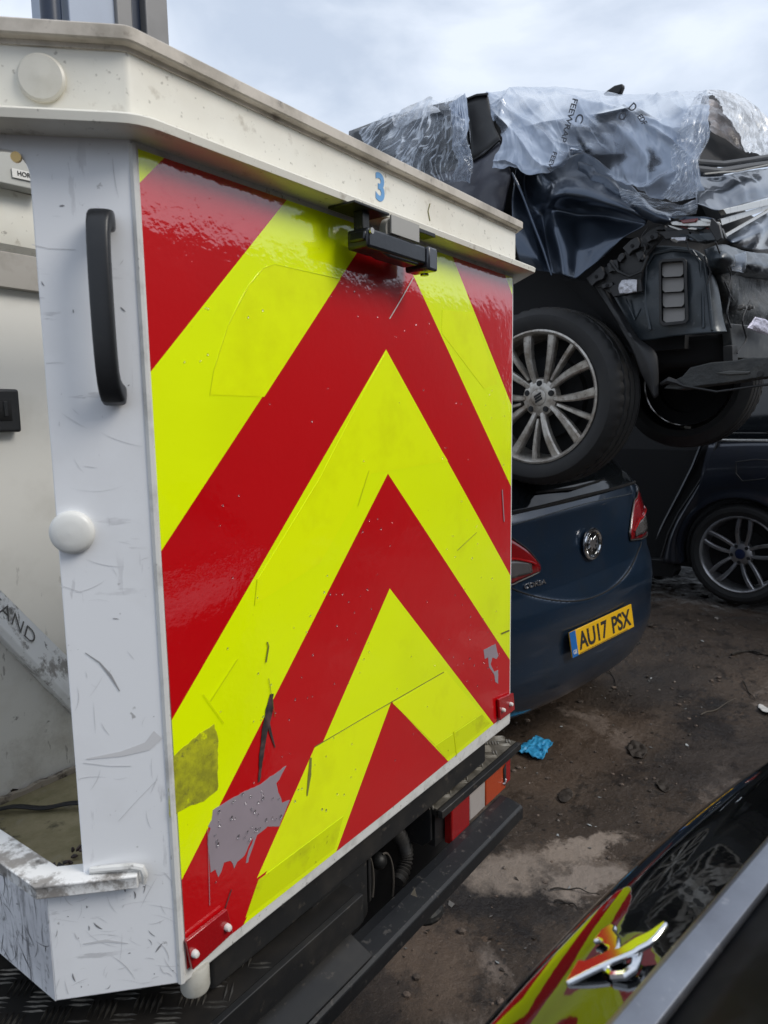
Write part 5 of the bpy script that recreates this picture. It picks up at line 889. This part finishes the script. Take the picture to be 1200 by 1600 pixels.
# quarter panel grown out of the wheel arch
bz = [(q := FF.loc(fpt(x, y)))[1:] for x, y in ((1033, 872), (1044, 832), (1060, 800), (1082, 768), (1103, 735), (1121, 692))]
zb_ = bz[-1][1]; outline = [(bz[0][0], FZ - .12)] + bz + [(2.0, zb_ + .0), (1.75, zb_ + .01), (1.4, zb_ + .015), (1.0, zb_ + .01), (.55, zb_ - .05), (.42, zb_ - .35), (.42, FZ - .05)]
def resample(pl, n):
    P = np.array(pl); d = np.r_[0, np.cumsum(np.linalg.norm(np.diff(P, axis=0), axis=1))]; t = np.linspace(0, d[-1], n); return np.c_[np.interp(t, d, P[:, 0]), np.interp(t, d, P[:, 1])]
N_ = 72; oo = resample(outline, N_); an = np.linspace(R(-16), R(194), N_)
rows = []
for rad, dd in ((.372, .06), (.374, .0), (.382, -.022), (.396, -.026), (.415, -.018)): rows.append([FF(FA + dd, FB + rad * math.cos(a), FZ + rad * math.sin(a)) for a in an])
for t in np.linspace(.12, 1, 12): rows.append([FF(FA - .018 + .0 * t - .03 * math.sin(math.pi * t * .9) + .05 * t * t, (FB + .415 * math.cos(a)) * (1 - t) + o[0] * t, (FZ + .415 * math.sin(a)) * (1 - t) + o[1] * t) for a, o in zip(an, oo)])
b = MB(); b.grid(rows); b.build('quarter_panel', ford_paint, fo, solid=.004, angle=40)
b = MB(); b.loft([[FF(FA + a, b_, z) for a, z in ((.10, FZ - .15), (1.7, FZ - .15), (1.7, .2), (1.5, .34), (.35, .34), (.14, -.25))] for b_ in (.5, 1.5, 2.6, 4.3)]); b.build('cabin', dark_void, fo, flat=True)
b = MB(); b.grid([[FF(FA + .03 + .22 * t, b_, zb_ + .012 + (.50 - .0) * t) for b_ in np.linspace(.6, 2.06 - .12 * t, 12)] for t in np.linspace(0, 1, 6)]); b.build('side_glass', gloss_glass, fo, solid=.005)
b = MB(); b.tube([FF(FA + .028, b_, zb_ + .016) for b_ in np.linspace(.6, 2.04, 14)] + [FF(FA + .12, 1.97, zb_ + .22), FF(FA + .24, 1.90, zb_ + .48)], .008, 6); b.build('window_trim', dull_chrome, fo)
b = MB(); b.grid([[FF(FA + .24 + 1.3 * t, b_, zb_ + .50 + .06 * math.sin(math.pi * t)) for b_ in np.linspace(.4, 4, 10)] for t in np.linspace(0, 1, 10)]); b.build('roof', ford_paint, fo, solid=.01)
b = MB(); b.tube([fpt(1122, 690, .01), fpt(1104, 735, .0), fpt(1083, 768, .0), fpt(1061, 800, .0), fpt(1045, 832, .0), fpt(1033, 872, .0)], .008, 6); b.build('door_seal', black_trim, fo)
b = MB(); b.tube([fpt(1098, 690, .12), fpt(1082, 730, .12), fpt(1062, 770, .12), fpt(1040, 812, .12), fpt(1022, 850, .12)], .012, 6); b.build('door_pillar', ford_paint, fo)
b = MB(); b.prism([fpt(1000, 872, .03), fpt(1052, 876, .03), fpt(1056, 892, .03), fpt(1050, 902, .03), fpt(1000, 900, .03)], FF.a * .1); b.build('sill', black_trim, fo, bevel=.006)
b = MB(); fl = [(1150, 722), (1180, 718), (1200, 719), (1204, 735), (1196, 748), (1160, 752), (1150, 740)]; P = [fpt(x, y, -.052) for x, y in fl]; b.tube(P, .004, 6, closed=True); b.build('fuel_flap_seam', black_trim, fo)
plain_wheel(FF(FA, FB + 2.7, FZ), FF.a, fo, .345, .22); plain_wheel(FF(FA + 1.55, FB, FZ), FF.a, fo, .345, .22)

# ------------------------------------------------------------------ the glossy black car in the foreground
BF = Frame(47, 0, (0, 0, CAMZ)); BC = .85
bc = thing('black_car', 'glossy black car reflecting the chevrons, with chrome emblem and grey metal strip across its tail', 'car', BF(BC, -.9, -1.5))
KB = .80
def TF(a, b_, z): return BF(KB * a, KB * b_, KB * z)
tail = [(.262, -.4995), (.285, -.508), (.31, -.517), (.338, -.525), (.366, -.539), (.390, -.562), (.409, -.592), (.423, -.630), (.431, -.685), (.430, -.75), (.425, -.85), (.43, -.95), (.44, -1.02), (.42, -1.12), (.34, -1.26)]
def wrap(u, b_): k = abs(u) / 1.15; return b_ - (.20 if u > 0 else .13) * u * u * min(1.3, max(0, (b_ - .25) / .17)) - .75 * max(0, k - .72) ** 2 * 4
rows = []
for b_, z in cr and [tuple(q) for q in patch([[(p[0], p[1], 0), (p[0], p[1], 1)] for p in tail], 70, 2)[:, 0, :2]]:
    rows.append([TF(BC + u, wrap(u, b_) + .0, z) for u in np.linspace(-1.12, 1.12, 110)])
b = MB(); b.grid(rows); b.build('tail_panel', piano, bc, angle=60)
b = MB(); us = np.linspace(-.98, .98, 60)
sec = [(.221, -.4785), (.224, -.4765), (.249, -.4762), (.2535, -.480), (.2535, -.490), (.221, -.490)]
b.loft([[TF(BC + u, wrap(u, b_), z) for b_, z in sec] for u in us]); b.build('metal_strip', brushed, bc, bevel=.002)
b = MB(); b.loft([[TF(BC + u, wrap(u, b_), z) for b_, z in ((.2535, -.488), (.264, -.50), (.264, -.52), (.2535, -.52))] for u in us]); b.build('strip_gasket', black_trim, bc)
b = MB(); b.grid([[TF(BC + u, wrap(u, .2205 - .55 * t), -.4835 + .30 * t + .05 * math.sin(math.pi * t)) for u in np.linspace(-.98 + .15 * t, .98 - .15 * t, 40)] for t in np.linspace(0, 1, 16)]); b.build('rear_window', mat('dusty_dark_glass', (.006, .007, .009), .4, spec=.04, layers=[dict(sc=12, lo=.45, hi=.65, col=(.022, .024, .03), amt=.8, det=9), dict(sc=5, lo=.55, hi=.6, col=(.01, .01, .012), amt=.8)]), bc, solid=.005)
b = MB(); b.tube([TF(BC + u, wrap(u, .150), -.437) for u in np.linspace(-.5, .75, 30)], .004, 6); b.build('window_wire', brushed, bc)
b = MB(); b.grid([[BF(.68 + u, -.29 - 1.5 * t, -.125 + .05 * math.sin(math.pi * t) - .02 * (u / .6) ** 2) for u in np.linspace(-.66, .66, 20)] for t in np.linspace(0, 1, 12)]); b.build('roof', piano, bc, solid=.01)
for sg in (-1, 1):
    b = MB(); b.grid([[BF(.68 + sg * (.70 + .17 * smooth(0, .45, t) - .02 * t), wrap(.95, .36) * .8 - .12 - s * 2.2, -.18 - .34 * t if t < .5 else -.35 - .9 * (t - .5) * 2) for s in np.linspace(0, 1, 12)] for t in np.linspace(0, 1, 14)]); b.build('body_side', piano, bc)
plain_wheel(BF(.68 - .80, -.5, -1.18), BF.a, bc, .32, .2); plain_wheel(BF(.68 + .80, -.5, -1.18), -BF.a, bc, .32, .2)
# emblem: a chrome griffin-like mark standing on the tail
def tailpt(px, py, off=0.):
    r = ray(px, py); best = None
    for i in range(400):
        t = i / 399 * (len(tail) - 1); k = min(int(t), len(tail) - 2); f_ = t - k; b_ = tail[k][0] * (1 - f_) + tail[k + 1][0] * f_; z = tail[k][1] * (1 - f_) + tail[k + 1][1] * f_
        s_ = KB * z / r[2]; p = CAM + r * s_; e_ = abs((p - CAM) @ BF.b - KB * wrap((p - CAM) @ BF.a / KB - BC, b_))
        if best is None or e_ < best[0]: best = (e_, p)
    return best[1] + (BF.b * .5 + np.array((0, 0, .85))) * off
e_pts = lambda L_: [(750 + x / 2.667, 1150 + y / 2.667) for x, y in L_]
EP = tailpt(960, 1490); EN = nrm(nrm(np.array((1.12, PY, CAMZ - .25)) - EP) - nrm(EP - CAM))
def ept(x, y, off): return hit(x, y, EN, np.dot(EN, EP) + off)
main = e_pts([(350, 1020), (405, 925), (440, 930), (500, 905), (545, 880), (575, 880), (645, 835), (700, 810), (770, 760), (780, 775), (735, 830), (700, 860), (660, 880), (640, 895), (545, 935), (440, 985), (365, 1025)])
b = MB(); b.prism([ept(x, y, .010) for x, y in main], -EN * .005); em = b.build('emblem', chrome, bc, bevel=.002, seg=3)
head = e_pts([(465, 850), (500, 805), (545, 775), (566, 785), (560, 805), (580, 830), (578, 880), (545, 905), (520, 905), (530, 880), (510, 855), (490, 845)])
b = MB(); b.prism([ept(x, y, .0085) for x, y in head], -EN * .005); b.build('emblem_head', chrome, em, bevel=.002, seg=3)
ring = e_pts([(530, 950), (560, 930), (640, 895), (660, 905), (650, 940), (640, 970), (600, 998), (555, 1000), (530, 980)])
b = MB(); b.tube([ept(x, y, .004) for x, y in ring], .0035, 8, closed=True); b.build('emblem_loop', chrome, em)

# ------------------------------------------------------------------ litter on the ground
def gp(px, py): q = onZ(px, py, 0.02); return np.array((q[0], q[1], gz(q[0], q[1])))
c = gp(838, 1165); b = MB(); rows = []
for i, v in enumerate(np.linspace(-1, 1, 26)):
    row = []
    for u in np.linspace(-1, 1, 30):
        p = c + np.array((.09 * u + .01 * v, .06 * v * (1 - .25 * u), 0)); row.append(p + np.array((.012 * ns(p, 30), .012 * ns(p, 30, 4), .012 + .014 * abs(ns(p, 24, 2)) + .010 * ns(p, 60, 7))))
    rows.append(row)
b.grid(rows); tag(b.build('glove', glove_blue, solid=.002), 'crumpled bright blue glove lying on the mud behind the truck step', 'glove')
def twig(pts, r_, label, cat='twig', m=twig_m):
    P = [gp(x, y) + (0, 0, .006) for x, y in pts]; Q = [cr(np.array(P), t) + np.array((0, 0, .004 * math.sin(t * 5))) for t in np.linspace(0, len(P) - 1, 16)]
    q = MB(); q.tube(Q, list(np.linspace(r_, r_ * .4, 16)), 6); return tag(q.build('twig', m), label, cat)
twig([(1142, 1050), (1165, 1047), (1190, 1052), (1203, 1056)], .008, 'thick dark twig on the mud near the right edge, in front of the alloy wheel')
twig([(1160, 1080), (1170, 1092), (1180, 1100)], .004, 'short dark twig lying below the thick twig at the right edge')
twig([(940, 1046), (958, 1060), (964, 1076)], .004, 'bent thin twig on the mud just below the number plate')
twig([(1095, 1115), (1120, 1108), (1150, 1097)], .003, 'long straight pale twig on the open mud', m=mat('pale_twig', (.1, .085, .065), .8))
twig([(860, 1385), (890, 1382), (915, 1388), (938, 1396)], .003, 'thin curved wire beside the black car', 'wire')
twig([(866, 1402), (888, 1404), (903, 1411)], .004, 'short dark twig beneath the curved wire by the black car')
def leaf(px, py, sz, sx, an, label, m=leaf_m, name='leaf', cat='leaf', lift=.016):
    c = gp(px, py); q = MB(); rows = []
    for v in np.linspace(-1, 1, 12):
        row = []
        for u in np.linspace(-1, 1, 16):
            wv = math.sqrt(max(0, 1 - u * u * .96)); x, y = u * sz * sx, v * sz * wv * .6; p = c + np.array((x * math.cos(an) - y * math.sin(an), x * math.sin(an) + y * math.cos(an), 0)); row.append(p + np.array((0, 0, .006 + lift * (abs(ns(p, 22)) + .3 * ns(p, 60)))))
        rows.append(row)
    q.grid(rows); return tag(q.build(name, m, solid=.002), label, cat)
leaf(996, 1166, .07, 1.2, .3, 'dark rag-like clump on the mud to the right of the blue glove', name='rag', cat='rag', lift=.022)
leaf(1036, 1222, .04, 1.1, .6, 'dark dead leaf on the mud beside the nose of the black tail panel')
leaf(884, 1236, .045, 1.2, .2, 'flat dark leaf on the mud between the truck bumper and the black car')
leaf(1015, 1010, .03, 1, .2, 'small dark leaf on the mud right of the number plate')
leaf(1196, 1112, .05, 1, .5, 'white scrap of paper at the right edge of the mud', m=paper_m, name='paper_scrap', cat='paper', lift=.01)
# pebbles and grit
b = MB(); rr = np.random.RandomState(4)
for i in range(380):
    x, y = rr.uniform(1.2, 5.2), rr.uniform(.65, 1.9); r_ = abs(rr.normal(0, .004)) + .0022; n_ = len(b.v); b.sphere((x, y, gz(x, y) + r_ * .3), r_, (rr.uniform(.7, 1.5), rr.uniform(.7, 1.5), rr.uniform(.5, .9)), 6)
pb = b.build('pebbles', mat('mixed_grit', (.16, .12, .095), .8, layers=[dict(sc=6, lo=.4, hi=.6, col=(.04, .032, .026), amt=.9), dict(sc=9, lo=.6, hi=.65, col=(.42, .38, .34), amt=.8, loc=(3, 3, 3))]), loc=(0, 0, 0), flat=True); pb['kind'] = 'stuff'

b = MB()
for i in range(230):
    x, y = rr.uniform(1.25, 4.6), rr.uniform(.7, 1.75); z = gz(x, y) + .003; a_ = rr.uniform(0, 6.28); l_ = abs(rr.normal(0, .007)) + .003; w_ = l_ * rr.uniform(.15, .8); e1 = np.array((math.cos(a_), math.sin(a_), rr.uniform(-.3, .3))) * l_; e2 = np.array((-math.sin(a_), math.cos(a_), rr.uniform(-.3, .3))) * w_; c = np.array((x, y, z))
    b.add([c - e1, c - e2 * .8, c + e1 * .7 - e2 * .3, c + e2], [(0, 1, 2, 3)], int(rr.choice((0, 0, 0, 1, 2))))
lt = b.build('litter_crumbs', [leaf_m, mat('glass_crumb', (.35, .37, .37), .15), mat('grey_plastic_chip', (.13, .125, .12), .5)], loc=(0, 0, 0), flat=True, solid=.0015); lt['kind'] = 'stuff'

# ------------------------------------------------------------------ added unseen wall, kept dark for the films and paintwork to mirror
yw = thing('added_dark_wall', 'added unseen dark wall behind the camera for the chevron film to mirror', 'wall', (4, -4.6, 0))
rust = mat('added_wall_sheet', (.035, .026, .021), .7, layers=[dict(sc=1.5, lo=.45, hi=.65, col=(.07, .045, .03), amt=.7, det=8)])
b = MB(); xs = np.arange(-5, 13.01, .1); b.grid([[(x, -4.6 - .02 * (i % 4 < 2), z) for i, x in enumerate(xs)] for z in (-.05, 3.45)]); b.build('sheet', rust, yw, solid=.01, flat=True)
for x in np.arange(-5, 13.1, 3.0): b = MB(); b.ab(x - .06, x + .06, -4.76, -4.65, -.05, 3.5); b.build('post', rust, yw)
